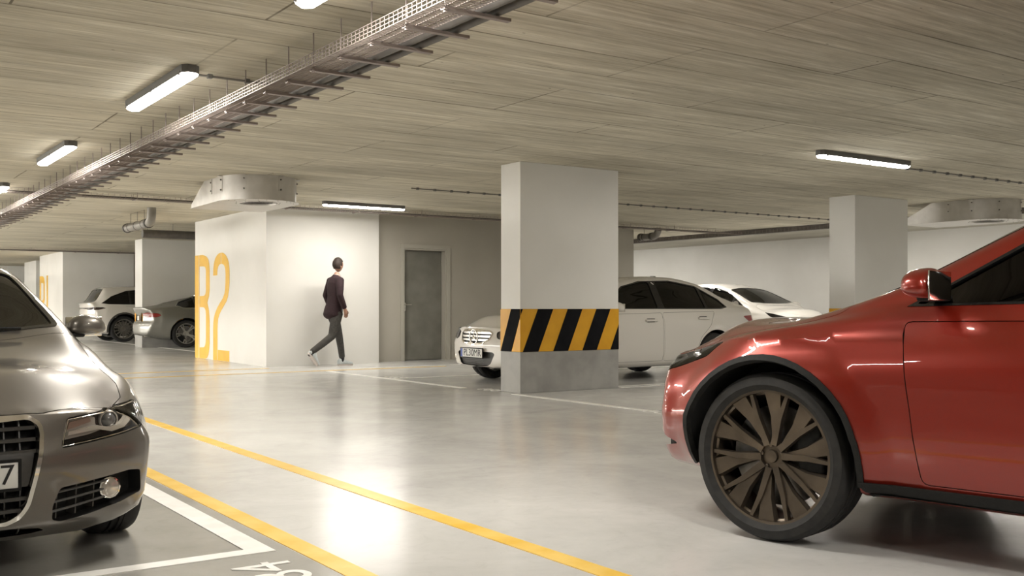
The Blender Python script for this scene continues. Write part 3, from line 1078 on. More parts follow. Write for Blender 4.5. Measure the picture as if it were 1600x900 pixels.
def add_seats(s, H=0.0, k=1.0, x_front=-1.55, steer=1):
    """front seats, rear bench, dashboard and steering wheel"""
    for sg in (1, -1):
        y = .36 * sg
        m = MB()
        Mt = Matrix.Translation((x_front, y, .36 + H))
        m.rbox(-.10, .42, -.24, .24, 0, .16, .05, 3, Mt)
        Bk = Matrix.Translation((x_front - .06, y, .46 + H)) @ Matrix.Rotation(-.32, 4, 'Y')
        m.rbox(-.07, .07, -.24, .24, 0, .56, .055, 3, Bk)
        seat = m.build('seat', M['seat'], s.root, 40)
        h = MB().rbox(-.045, .05, -.13, .13, .60, .79, .04, 3, Bk)
        h.cyl(Bk @ Vector((0, -.06, .5)), Bk @ Vector((0, -.06, .64)), .007)
        h.cyl(Bk @ Vector((0, .06, .5)), Bk @ Vector((0, .06, .64)), .007)
        h.build('headrest', M['seat'], seat, 40)
    m = MB()
    Mt = Matrix.Translation((x_front - .95, 0, .38 + H))
    m.rbox(-.10, .38, -.60, .60, 0, .16, .05, 3, Mt)
    Bk = Matrix.Translation((x_front - 1.0, 0, .48 + H)) @ Matrix.Rotation(-.42, 4, 'Y')
    m.rbox(-.07, .07, -.58, .58, 0, .52, .05, 3, Bk)
    b = m.build('rear_seat', M['seat'], s.root, 40)
    for y in (-.38, .38):
        MB().rbox(-.04, .04, -.12, .12, .54, .68, .035, 3, Bk @ Matrix.Translation((0, y, 0))).build('headrest', M['seat'], b, 40)
    MB().rbox(-.30, .16, -.66, .66, .62 + H, .86 + H, .07, 3, Matrix.Translation((x_front + .82, 0, 0))).build('dashboard', M['cabin'], s.root, 40)
    c = Vector((x_front + .52, .36 * steer, .84 + H))
    R3 = Matrix.Rotation(math.radians(65), 3, 'Y')
    pts = [c + R3 @ Vector((.185 * math.cos(a * PI / 12), .185 * math.sin(a * PI / 12), 0)) for a in range(24)]
    m = MB().tube(pts, .015, 8, closed=True)
    for a in (0, 8, 16):
        m.tube([c, pts[a]], .012, 6)
    m.cyl(c - R3 @ Vector((0, 0, .01)), c + R3 @ Vector((0, 0, .16)), .04, .03)
    m.build('steering_wheel', M['cabin'], s.root, 40)

def add_mirrors(s, x, y, z, m, scale=1.0, tall=1.0, k=1.0):
    for sg in (1, -1):
        mb = MB()
        # shell: superellipsoid, blunt towards the rear, rounded towards the front
        nu, nv = 24, 16
        vs, fs = [], []
        for i in range(nv + 1):
            ph = -PI / 2 + PI * i / nv
            for j in range(nu):
                th = 2 * PI * j / nu
                def se(c, e): return math.copysign(abs(c) ** e, c)
                cx = se(math.cos(ph), .7) * se(math.cos(th), .75)
                cy = se(math.cos(ph), .7) * se(math.sin(th), .75)
                cz = se(math.sin(ph), .75)
                X = .10 * cx if cx > 0 else .045 * cx
                Y = .125 * cy * (1 - .10 * cz)
                Z = .078 * cz if cz > 0 else .055 * cz
                if cy > 0: Z *= 1 - .22 * cy * (1 if cz > 0 else .4)
                vs.append((X * scale, Y * scale * k, Z * scale * tall))
        for i in range(nv):
            for j in range(nu):
                k = (j + 1) % nu
                fs.append((i * nu + j, i * nu + k, (i + 1) * nu + k, (i + 1) * nu + j))
        mb.add(vs, fs, Matrix.Translation((x, y + .02, z)))
        r = MB()
        r.v = [(a, b * sg, c) for a, b, c in mb.v]; r.f = mb.f
        o = r.build('side_mirror', m, s.root, 40)
        st = MB().rbox(-.035, .035, -.20, .0, -.028, -.004, .01, 2, Matrix.Translation((x + .02, y, z - .03)))
        if sg < 0: st = s.both(st)
        st.build('mirror_arm', M['black'], o, 40)
        g = MB().rbox(-.006, .002, -.10, .10, -.055, .055, .004, 2, Matrix.Translation((x - .047 * scale, y + .015, z)))
        if sg < 0: g = s.both(g)
        g.build('mirror_glass', M['chrome'], o, 40)

def star_emblem(c, r, R3, m, parent):
    mb = MB()
    pts = [c + R3 @ Vector((0, r * math.cos(a * PI / 18), r * math.sin(a * PI / 18))) for a in range(36)]
    mb.tube(pts, r * .085, 6, closed=True)
    for k in range(3):
        a = PI / 2 + k * 2 * PI / 3
        tip = Vector((0, r * math.cos(a), r * math.sin(a)))
        l = Vector((0, .17 * r * math.cos(a + PI / 3), .17 * r * math.sin(a + PI / 3)))
        q = Vector((0, .17 * r * math.cos(a - PI / 3), .17 * r * math.sin(a - PI / 3)))
        vs = [Vector((0, 0, 0)), l, tip, q, Vector((r * .12, 0, 0))]
        mb.add([c + R3 @ p for p in vs], [(4, 2, 1), (4, 3, 2), (0, 1, 2), (0, 2, 3), (4, 1, 0), (4, 0, 3)])
    return mb.build('emblem', m, parent, 30)

def plate(s, c, rz, w, h, txt=None, txt_off=0.0, blue=True, tsize=.085, name='license_plate'):
    """number plate centred at c, facing local +x turned by rz"""
    T = Matrix.Translation(c) @ Matrix.Rotation(rz, 4, 'Z')
    o = MB().rbox(-.006, .004, -w / 2, w / 2, -h / 2, h / 2, .002, 2, T).build(name, M['plate_white'], s.root, 40)
    fr = MB()
    for (a, b, e, f) in ((-w / 2 - .012, w / 2 + .012, h / 2, h / 2 + .012), (-w / 2 - .012, w / 2 + .012, -h / 2 - .012, -h / 2), (-w / 2 - .012, -w / 2, -h / 2, h / 2), (w / 2, w / 2 + .012, -h / 2, h / 2)):
        fr.box(-.008, .006, a, b, e, f, T)
    fr.build('plate_frame', M['black'], o, 40)
    if blue:
        MB().box(.003, .0055, -w / 2 if True else 0, -w / 2 + .045, -h / 2 + .003, h / 2 - .003, T).build('country_band', M['plate_blue'], o, 40)
    if txt:
        me = text_mesh(txt, tsize, .0012, 'plate_lettering')
        me.transform(T @ Matrix.Translation((.0055, txt_off, 0)) @ Matrix(((0, 0, 1, 0), (1, 0, 0, 0), (0, 1, 0, 0), (0, 0, 0, 1))))
        link('plate_lettering', me, M['ink'], o)
    return o
# ------------------------------------------------------------------ body shapes (metres, x = 0 at the front axle, + forward)
def curves(fo, xr, W, lip, fend, cowl, hdr, roof, rearh, deck, tail, belt, wr_cowl=.70, wr_roof=.55, zb=.19, hipw=None, tailw=None, cx=-.48, hx=-1.25, rx=-2.05, bx=-2.70, dx=-3.30, zm=.56, deck_curve=0.0):
    """profile of a car: lip = bonnet front height, cowl/hdr/roof/rearh/deck/tail = heights along the top"""
    hipw = hipw or W - .05
    tailw = tailw or W - .16
    return dict(
        zb=[(fo, .24), (fo - .35, zb), (-1.2, zb - .01), (xr + .6, zb + .02), (xr, .30)],
        ws=[(fo, W - .24), (fo - .35, W - .10), (-.6, W - .05), (-2.2, W - .05), (xr + .4, W - .10), (xr, W - .16)],
        wm=[(fo, W - .085), (fo - .35, W - .02), (0, W - .008), (-1.2, W), (-2.6, W), (xr + .4, W - .03), (xr, W - .08)],
        zm=[(fo, .44), (0, zm - .02), (-2.8, zm), (xr, .58)],
        wsh=[(fo, W - .20), (fo - .40, W - .115), (0, W - .10), (cx, W - .075), (-1.6, W - .055), (-2.6, hipw - .02), (dx, hipw - .05), (xr, tailw)],
        zsh=[(fo, lip - .05), (fo - .35, fend - .085), (0, fend), (cx, belt - .045), (-1.2, belt - .015), (-2.2, belt + .005), (dx, belt + .02), (xr, tail - .06)],
        wr=[(fo, W - .40), (fo - .4, W - .30), (cx + .1, wr_cowl - .03), (cx - .08, wr_cowl), (hx, wr_roof + .015), (rx, wr_roof + .005), (bx, wr_roof - .005), (dx + .05, wr_roof + .04), (max(dx - .1, xr + .03), tailw - .12), (xr, tailw - .14)],
        zr=[(fo, lip - .012), (fo - .4, fend + .0), (0, fend + .045), (cx + .08, belt + .015), (cx - .08, belt + .06), (hx, hdr - .045), (hx - .25, hdr + .0), (rx, roof - .045), (bx, rearh - .05), (dx + .06, deck + .035 + deck_curve), (max(dx - .12, xr + .025), deck - .01), (xr, tail - .01)],
        zt=[(fo, lip), (fo - .4, fend + .055), (0, cowl - .055), (cx + .22, cowl - .01), (cx + .10, cowl + .0), (cx + .02, cowl + .035), (hx + .08, hdr - .02), (hx - .04, hdr + .02), (rx, roof), (bx, rearh), (bx - .08, rearh - .03), (dx + .04, deck + .02 + deck_curve * 1.4), (max(dx - .08, xr + .03), deck), (xr, tail)])

def side_set(s, dlo, splits, seams, hx, hz, door_bot=.30, belt_gap=.02, glassm='glass', rear_m=None):
    """side glazing split by pillars, doors with handles"""
    k = 0
    top = dlo
    parts = []
    for (xa, xb) in splits:             # each pane: clip the outline between two x values
        poly = clip_x(clip_x(dlo, xa, True), xb, False)
        poly = rounded(poly, .025, 3)
        s.cut(poly, 'L', .16, 'LR', 'gloss_black', step=.04)
        mm = glassm if xa > -2.0 or rear_m is None else rear_m
        s.add('side_window', s.patch(poly, 'L', -.008, -.013, .05), M[mm], 'LR')
    # dark trim around the glazing, a frame set flush in the body
    out = offset_poly(dlo, .016)
    s.add('window_trim', ring_patch(s, out, [rounded(clip_x(clip_x(dlo, a, True), b, False), .025, 3) for a, b in splits]), M['gloss_black'], 'LR')

def offset_poly(P, d):
    P = [Vector(p) for p in P]
    area = sum(P[i].x * P[(i + 1) % len(P)].y - P[(i + 1) % len(P)].x * P[i].y for i in range(len(P)))
    sg = -1 if area > 0 else 1
    out = []
    for i in range(len(P)):
        a, b, c = P[i - 1], P[i], P[(i + 1) % len(P)]
        e1, e2 = (b - a).normalized(), (c - b).normalized()
        n1, n2 = Vector((-e1.y, e1.x)), Vector((-e2.y, e2.x))
        nn = (n1 + n2).normalized()
        out.append(tuple(b + nn * d * sg / max(.5, nn.dot(n1))))
    return out

def ring_patch(s, outer, holes, view='L', oa=.003, ob=-.02, step=.04):
    """flush frame between an outline and its holes"""
    d, u, v = s.frame(view)
    def uv(p):
        q = s.pt3(p, view)
        return Vector((q.dot(u), q.dot(v)))
    loops = []
    for l in [outer] + list(holes):
        L = [uv(p) for p in l]
        B = []
        for i in range(len(L)):
            a, b = L[i], L[(i + 1) % len(L)]
            m = max(1, int(math.ceil((b - a).length / step)))
            for k in range(m): B.append(a.lerp(b, k / m))
        B = [B[i] for i in range(len(B)) if (B[i] - B[i - 1]).length > 1e-5]
        loops.append(B)
    pts, edges = [], []
    for B in loops:
        n0 = len(pts)
        pts += B
        edges += [(n0 + i, n0 + (i + 1) % len(B)) for i in range(len(B))]
    cv, ce, cf, ov, oe, of = geometry.delaunay_2d_cdt(pts, edges, [], 0, 1e-6)
    cf = ring_faces(cv, cf, loops)
    A, Bv = [], []
    for q in cv:
        h = s.bvh.ray_cast(u * q.x + v * q.y - d * 6, d)
        if h[0] is None: h = s.bvh.find_nearest(u * q.x + v * q.y - d * .9)
        A.append(h[0] + h[1] * oa); Bv.append(h[0] + h[1] * ob)
    return MB().slab(list(range(len(cv))), cf, lambda i: A[i], lambda i: Bv[i])

def handle(s, x, z, parents, m):
    h = s.bvh.ray_cast(Vector((x, 3, z)), Vector((0, -1, 0)))
    y = h[0].y
    mb = MB().rbox(-.105, .105, .012, .034, -.016, .016, .010, 3, Matrix.Translation((x, y, z)))
    mb.rbox(-.10, -.075, -.01, .02, -.012, .012, .004, 2, Matrix.Translation((x, y, z)))
    mb.rbox(.075, .10, -.01, .02, -.012, .012, .004, 2, Matrix.Translation((x, y, z)))
    parents[0] and mb.build('door_handle', m, parents[0], 40)
    len(parents) > 1 and s.both(mb).build('door_handle', m, parents[1], 40)
    s_b = MB().rbox(-.07, .07, -.006, .004, -.026, .026, .003, 2, Matrix.Translation((x, y, z)))
    s_b.build('handle_recess', M['gap'] if m is None else M['black'], parents[0], 40)

def doors(s, polys, handles, m=None):
    for poly, (hx, hz) in zip(polys, handles):
        ps = s.panel('door', rounded(poly, .03, 3), 'L', .0035, .018, 'LR', m or s.paint, step=.06)
        handle(s, hx, hz, ps, m or s.paint)

def screens(s, ws, rw, glassm='glass', rear='glass'):
    """windscreen and rear window, outlines seen from above (x, y)"""
    for name, poly, gm in (('windshield', ws, glassm), ('rear_window', rw, rear)):
        if not poly: continue
        view = 'T'
        if poly[0] == 'B': view, poly = 'B', poly[1]
        P = rounded(poly, .05, 4)
        s.cut(P, view, .14, 'L', 'gloss_black', out=.05, step=.06)
        s.add(name, s.patch(P, view, -.006, -.011, .06), M[gm], 'L')
        s.add('screen_seal', ring_patch(s, offset_poly(P, .012), [offset_poly(P, -.018)], view, .0025, -.018, .05), M['gloss_black'], 'L')

def wheels(s, style, rimR, width, rim_mat, steer=0.0, spin=0.3):
    W = s.sp['W']
    for wx in (0.0, -s.wb):
        for sg in (1, -1):
            w = make_wheel(style, s.R, rimR, width, rim_mat, s.root, (wx, sg * (W - .012 - width / 2), s.R), sg, spin + wx)
    m = MB()
    for wx in (0.0, -s.wb):
        m.cyl((wx, -W + .2, s.R), (wx, W - .2, s.R), .035)
    m.box(-s.wb - .3, .3, -.32, .32, .17, .26)
    m.build('underbody', M['black'], s.root, 30)
# ------------------------------------------------------------------ the cars
def sym(half):
    """mirrors a front-view half outline (y >= 0, from top centre round to bottom centre)"""
    return half + [(-p[0],) + tuple(p[1:]) for p in reversed(half)]

def bars(s, name, segs, m, parent, view='F', w=.006, depth=.03, back=.035, r=.003):
    """slats of a grille between surface points: each seg ((y0,z0),(y1,z1)) follows the body at an inset"""
    mb = MB()
    for a, b in segs:
        n = max(2, int(math.hypot(b[0] - a[0], b[1] - a[1]) / .05) + 1)
        pts = []
        for i in range(n + 1):
            t = i / n
            y, z = a[0] + (b[0] - a[0]) * t, a[1] + (b[1] - a[1]) * t
            h = s.bvh.ray_cast(Vector((4, y, z)), Vector((-1, 0, 0)))
            if h[0] is None: continue
            pts.append(h[0] + Vector((-back, 0, 0)))
        if len(pts) < 2: continue
        hor = abs(b[0] - a[0]) > abs(b[1] - a[1])
        vs, fs = [], []
        for p in pts:
            o = Vector((0, 0, w)) if hor else Vector((0, w, 0))
            vs += [p - o + Vector((depth / 2, 0, 0)), p + o + Vector((depth / 2, 0, 0)), p + o * .8 - Vector((depth / 2, 0, 0)), p - o * .8 - Vector((depth / 2, 0, 0))]
        for i in range(len(pts) - 1):
            for k in range(4):
                l = (k + 1) % 4
                fs.append((i * 4 + k, i * 4 + l, i * 4 + 4 + l, i * 4 + 4 + k))
        fs += [(0, 1, 2, 3), (len(vs) - 4, len(vs) - 3, len(vs) - 2, len(vs) - 1)]
        mb.add(vs, fs)
    return mb.build(name, m, parent, 30)

def surf(s, p, d):
    h = s.bvh.ray_cast(Vector(p), Vector(d))
    return h[0] if h[0] is not None else Vector(p)

def edge_tube(s, poly, view, r, off, m, name, sides='LR', step=.03, closed=True, parent=None):
    """thin bead that follows an outline on the body"""
    d, u, v = s.frame(view)
    P = [s.pt3(p, view) for p in poly]
    pts = []
    n = len(P)
    for i in range(n if closed else n - 1):
        a, b = P[i], P[(i + 1) % n]
        k = max(1, int((b - a).length / step))
        for j in range(k):
            q = a.lerp(b, j / k)
            h = s.bvh.ray_cast(q - d * 6 - d * q.dot(d), d)
            if h[0] is None: continue
            pts.append(h[0] + h[1] * off)
    mb = MB().tube(pts, r, 6, closed=closed)
    return s.add(name, mb, m, sides, parent, 50)

def silver_sedan(root):
    fo, wb, ro, W = .87, 2.81, 1.02, .915
    xr = -(wb + ro)
    c = curves(fo, xr, W, .70, .80, .955, 1.375, 1.47, 1.39, 1.06, 1.0, .965, wr_cowl=.735, wr_roof=.585)
    c['wsh'] = [(fo, W - .20), (fo - .30, W - .085), (.25, W - .06), (0, W - .075), (-.48, W - .085), (-1.6, W - .055), (-2.6, W - .07), (-3.30, W - .10), (xr, W - .16)]
    c['zsh'] = [(fo, .65), (fo - .30, .735), (.25, .775), (0, .81), (-.48, .92), (-1.2, .95), (-2.2, .97), (-3.30, .985), (xr, .94)]
    c['zb'] = [(fo, .165), (fo - .35, .165), (.42, .17), (-1.2, .18), (xr + .6, .21), (xr, .30)]
    c['ws'] = [(fo, W - .13), (fo - .35, W - .075), (-.6, W - .05), (-2.2, W - .05), (xr + .4, W - .10), (xr, W - .16)]
    c['front_prof'] = [(.18, -.11), (.22, -.03), (.26, -.005), (.36, .0), (.46, .012), (.52, .008), (.58, -.012), (.66, -.03), (.72, -.05), (.80, -.07)]
    c['rear_prof'] = [(.2, .1), (.32, .02), (.6, 0), (.75, .03), (1.0, .09)]
    sp = dict(name='silver', curves=c, fo=fo, wb=wb, ro=ro, W=W, R=.325, front_curve=.33, front_pow=2.3, front_len=.95, rear_curve=.16,
              creases=[(.80, 0, -.02, .010, .02), (.33, 0, .0, .006, .03)], flare=.007)
    s = Car(sp, M['paint_silver'], .026)
    s.root = root
    P = s.paint
    # --- front grille
    top, bot = .686, .255
    g = sym([(0, top), (.27, top), (.315, top - .03), (.325, top - .07), (.316, .53), (.268, .325), (.235, .278), (.18, bot), (0, bot)])
    g = rounded(g, .02, 3)
    s.cut(g, 'F', .13, 'L', 'gap', step=.04)
    gr = s.add('grille', s.patch(g, 'F', -.085, -.10, .05, along=True), M['gap'], 'L')[0]
    fr = ring_patch(s, offset_poly(g, .004), [offset_poly(g, -.013)], 'F', .010, -.03, .03)
    fr.build('grille_frame', M['chrome'], gr, 40)
    hz = [top - .047 - i * .048 for i in range(9)]
    segs = []
    for z in hz:
        hw = .30 if z > .53 else .30 - (.53 - z) * .23
        if .39 < z < .535: 
            continue
        segs.append(((-hw, z), (hw, z)))
    bars(s, 'grille_slat', segs, M['black_satin'], gr, w=.0075, depth=.03, back=.03)
    vs = [((y, .272), (y, top - .01)) for y in (-.24, -.18, -.12, -.06, 0, .06, .12, .18, .24)]
    bars(s, 'grille_bar', vs, M['black_satin'], gr, w=.003, depth=.02, back=.045)
    pn = s.patch(rounded([(-.292, .540), (.292, .540), (.268, .400), (-.268, .400)], .012), 'F', -.016, -.05, .05, along=True)
    pn.build('plate_panel', M['black_satin'], gr, 30)
    px = surf(s, (4, 0, .455), (-1, 0, 0)).x
    plate(s, (px + .004, 0, .458), 0, .44, .105, '7', .178, blue=False, tsize=.115)
    # --- headlights
    hl = [tuple(surf(s, (4, y, z), (-1, 0, 0))) for y, z in ((.40, .543), (.43, .667), (.62, .69), (.80, .703), (.835, .69), (.845, .615), (.69, .572), (.55, .556))]
    view = 40
    hp = rounded(hl, .018, 4)
    s.cut(hp, view, .10, 'LR', 'gap', step=.025)
    shell = s.patch(hp, view, -.055, -.085, .03, along=True, shrink=.002)
    hb = s.add('headlight', shell, M['reflector_dark'], 'LR')
    lens = s.patch(hp, view, .0015, -.003, .025, shrink=.003)
    rim = None
    d, u, v = s.frame(view)
    def onlamp(p, inset):
        return surf(s, (4, p[1], p[2]), (-1, 0, 0)) + d * inset
    def hpatch(poly, oa, ob, r=.006): return s.patch(rounded([tuple(surf(s, (4, q[1], q[2]), (-1, 0, 0))) for q in poly], r, 3), view, oa, ob, .02, along=True)
    # grey brown lower bowl, LED strip, projector, inner frame
    bowl = hpatch([(0, .425, .572), (0, .432, .632), (0, .46, .652), (0, .55, .668), (0, .585, .655), (0, .585, .625), (0, .62, .60), (0, .55, .585)], -.030, -.06)
    bowl2 = hpatch([(0, .45, .615), (0, .46, .645), (0, .55, .66), (0, .56, .64)], -.022, -.04)
    rb = s.patch(offset3(hl, .010), view, -.012, -.03, .02, along=True)
    led = hpatch([(0, .44, .592), (0, .445, .608), (0, .575, .622), (0, .635, .608), (0, .69, .616), (0, .725, .645), (0, .745, .69), (0, .765, .69), (0, .75, .635), (0, .71, .60), (0, .645, .588), (0, .58, .604)], -.010, -.03, .003)
    frame_out = [Vector(p) for p in hl]
    side = hpatch([(0, .735, .65), (0, .76, .70), (0, .80, .705), (0, .83, .68), (0, .80, .635)], -.020, -.05)
    for lr in ('L', 'R'):
        par = hb[0] if lr == 'L' else hb[1]
        s.add('lamp_lens', lens, M['lens'], lr, par)
        s.add('lamp_bowl', bowl, M['reflector'], lr, par)
        s.add('indicator', bowl2, M['amber'], lr, par)
        s.add('led_strip', led, M['led_white'], lr, par)
        s.add('lamp_reflector', side, M['reflector'], lr, par)
        c0 = onlamp((0, .655, .636), .035)
        Tm = Matrix.Translation(c0) @ Matrix.Rotation(math.radians(10), 4, 'Z') @ Matrix.Rotation(PI / 2, 4, 'Y')
        pj = MB().lathe([(.0001, .022), (.012, .021), (.024, .015), (.033, .004), (.036, -.004)], 32, 'Z', Tm)
        rg = MB().lathe([(.036, .006), (.040, .007), (.044, .002), (.045, -.03), (.034, -.03), (.036, -.004)], 32, 'Z', Tm, closed=True)
        s.add('projector', pj, M['projector'], lr, par)
        s.add('projector_ring', rg, M['reflector'], lr, par)
    edge_tube(s, offset3(hl, .008), view, .0028, -.001, M['chrome'], 'lamp_bead', 'L', parent=hb[0])
    # --- lower side intakes with fog lamps
    fg = rounded([(.70, .295, .300), (.69, .325, .378), (.60, .50, .395), (.52, .63, .408), (.47, .685, .400), (.48, .70, .300), (.56, .61, .272), (.68, .42, .238), (.70, .345, .232), (.70, .300, .245)], .016, 3)
    view2 = 28
    s.cut(fg, view2, .12, 'LR', 'gap', step=.03)
    fb = s.add('bumper_vent', s.patch(fg, view2, -.075, -.09, .05, along=True), M['black'], 'LR')
    fr = s.patch(fg, view2, .0, -.07, .03, along=True)
    rgp = [Vector(p) for p in fg]
    for lr in ('L', 'R'):
        par = fb[0] if lr == 'L' else fb[1]
        mb = MB(); mv = MB()
        d2, u2, v2 = s.frame(view2)
        def on2(y, z, inset):
            h = s.bvh.ray_cast(Vector((4, y, z)), Vector((-1, 0, 0)))
            return h[0] + d2 * inset
        for k, (za, zb_) in enumerate(((.352, .378), (.312, .343), (.272, .308))):
            pts = [on2(.312 + (.62 - .312) * i / 8, za + (zb_ - za) * i / 8, .014) for i in range(9)]
            mb.tube(pts, .0055, 6)
        for y, z0, z1 in ((.392, .245, .378), (.475, .255, .388), (.555, .27, .395)):
            a, b = on2(y, z0, .03), on2(y + .004, z1, .03)
            mv.add([a - d2 * .012 + u2 * .003, a - d2 * .012 - u2 * .003, a + d2 * .04 - u2 * .003, a + d2 * .04 + u2 * .003, b - d2 * .012 + u2 * .003, b - d2 * .012 - u2 * .003, b + d2 * .04 - u2 * .003, b + d2 * .04 + u2 * .003],
                   [(0, 1, 2, 3), (4, 5, 6, 7), (0, 1, 5, 4), (1, 2, 6, 5), (2, 3, 7, 6), (3, 0, 4, 7)])
        s.add('vent_slat', mb, M['black_satin'], lr, par)
        s.add('vent_divider', mv, M['black_satin'], lr, par)
        c1 = on2(.628, .342, .010)
        Tm = Matrix.Translation(c1) @ Matrix.Rotation(math.radians(8), 4, 'Z') @ Matrix.Rotation(PI / 2, 4, 'Y')
        fl = MB().lathe([(.0001, .012), (.03, .010), (.041, .004), (.043, -.004), (.043, -.012), (.0001, -.012)], 24, 'Z', Tm)
        fo_ = MB().lathe([(.041, .006), (.048, .004), (.051, -.01), (.047, -.04), (.041, -.03)], 12, 'Z', Tm, closed=True)
        bl = MB().lathe([(.0001, .016), (.010, .015), (.014, .010), (.0001, .009)], 12, 'Z', Tm)
        o = s.add('fog_lamp', fl, M['fog_glass'], lr, par)[0]
        s.add('fog_ring', fo_, M['chrome'], lr, par)
    # centre lower opening
    lo = rounded(sym([(0, .232), (.20, .230), (.31, .215), (.345, .195), (.30, .186), (0, .184)]), .01, 3)
    s.cut(lo, 'F', .08, 'L', 'gap', step=.03)
    lg = s.add('lower_intake', s.patch(lo, 'F', -.06, -.07, .05, along=True), M['black'], 'L')[0]
    bars(s, 'intake_bar', [((y, .186), (y, .23)) for y in (-.24, -.12, 0, .12, .24)], M['black_satin'], lg, w=.003, depth=.02, back=.03)
    # --- bonnet
    hood = [(.82, 0), (.815, .20), (.795, .335), (.745, .45), (.62, .655), (.47, .742), (.30, .768), (-.05, .775), (-.42, .765), (-.47, .74), (-.44, .55), (-.40, .3), (-.385, 0)]
    hood = hood + [(x, -y) for x, y in reversed(hood[1:-1])]
    s.panel('hood', rounded(hood, .02, 3), 'T', .0035, .016, 'L', step=.035)
    # --- screens, side glass, doors
    ws = [(-.50, .0), (-.515, .40), (-.57, .69), (-.66, .685), (-1.20, .575), (-1.235, .35), (-1.245, 0)]
    ws = ws + [(x, -y) for x, y in reversed(ws[1:-1])]
    rw = [(-2.74, 0), (-2.745, .45), (-2.80, .49), (-3.16, .56), (-3.22, .50), (-3.235, 0)]
    rw = rw + [(x, -y) for x, y in reversed(rw[1:-1])]
    screens(s, ws, rw)
    dlo = [(-.72, 1.0), (-1.25, 1.29), (-1.6, 1.365), (-2.1, 1.38), (-2.55, 1.33), (-2.95, 1.15), (-3.02, 1.06), (-2.9, 1.01)]
    side_set(s, dlo, [(-.5, -1.67), (-1.75, -2.60), (-2.64, -3.1)], None, 0, 0)
    doors(s, [[(-.60, .90), (-1.70, .925), (-1.72, .30), (-.62, .30)], [(-1.72, .925), (-2.72, .945), (-2.62, .75), (-2.45, .62), (-2.34, .30), (-1.74, .30)]], [(-1.5, .83), (-2.5, .85)])
    # tail lamps
    tl = rounded([(0, .52, .90), (0, .52, .76), (0, .86, .72), (0, .88, .86)], .02)
    tl = [(-3.8, p[1], p[2]) for p in tl]
    s.add('tail_light', s.patch(tl, 150, .004, -.01, .04), M['red_lens'], 'LR')
    wheels(s, 'five', .225, .225, M['alloy'])
    add_mirrors(s, -.72, .865, 1.03, P, .86, 1.02, .92)
    add_seats(s)
    wp = MB()
    for y0, y1 in ((.5, -.12), (-.12, -.58)):
        pts = [surf(s, (-.50 - .03 * abs(y0 + (y1 - y0) * t) - .04 * t, y0 + (y1 - y0) * t, 3), (0, 0, -1)) + Vector((0, 0, .012)) for t in (0, .25, .5, .75, 1)]
        wp.tube(pts, .008, 6)
    wp.build('wiper', M['black'], s.root, 40)
    s.finish_body((-3.12, -.56))
    return s

def offset3(poly, d):
    """shrinks a 3D outline (points x, y, z) by d in its y-z plane"""
    P = [(p[1], p[2]) for p in poly]
    Q = offset_poly(P, -d)
    return [(poly[i][0], Q[i][0], Q[i][1]) for i in range(len(poly))]

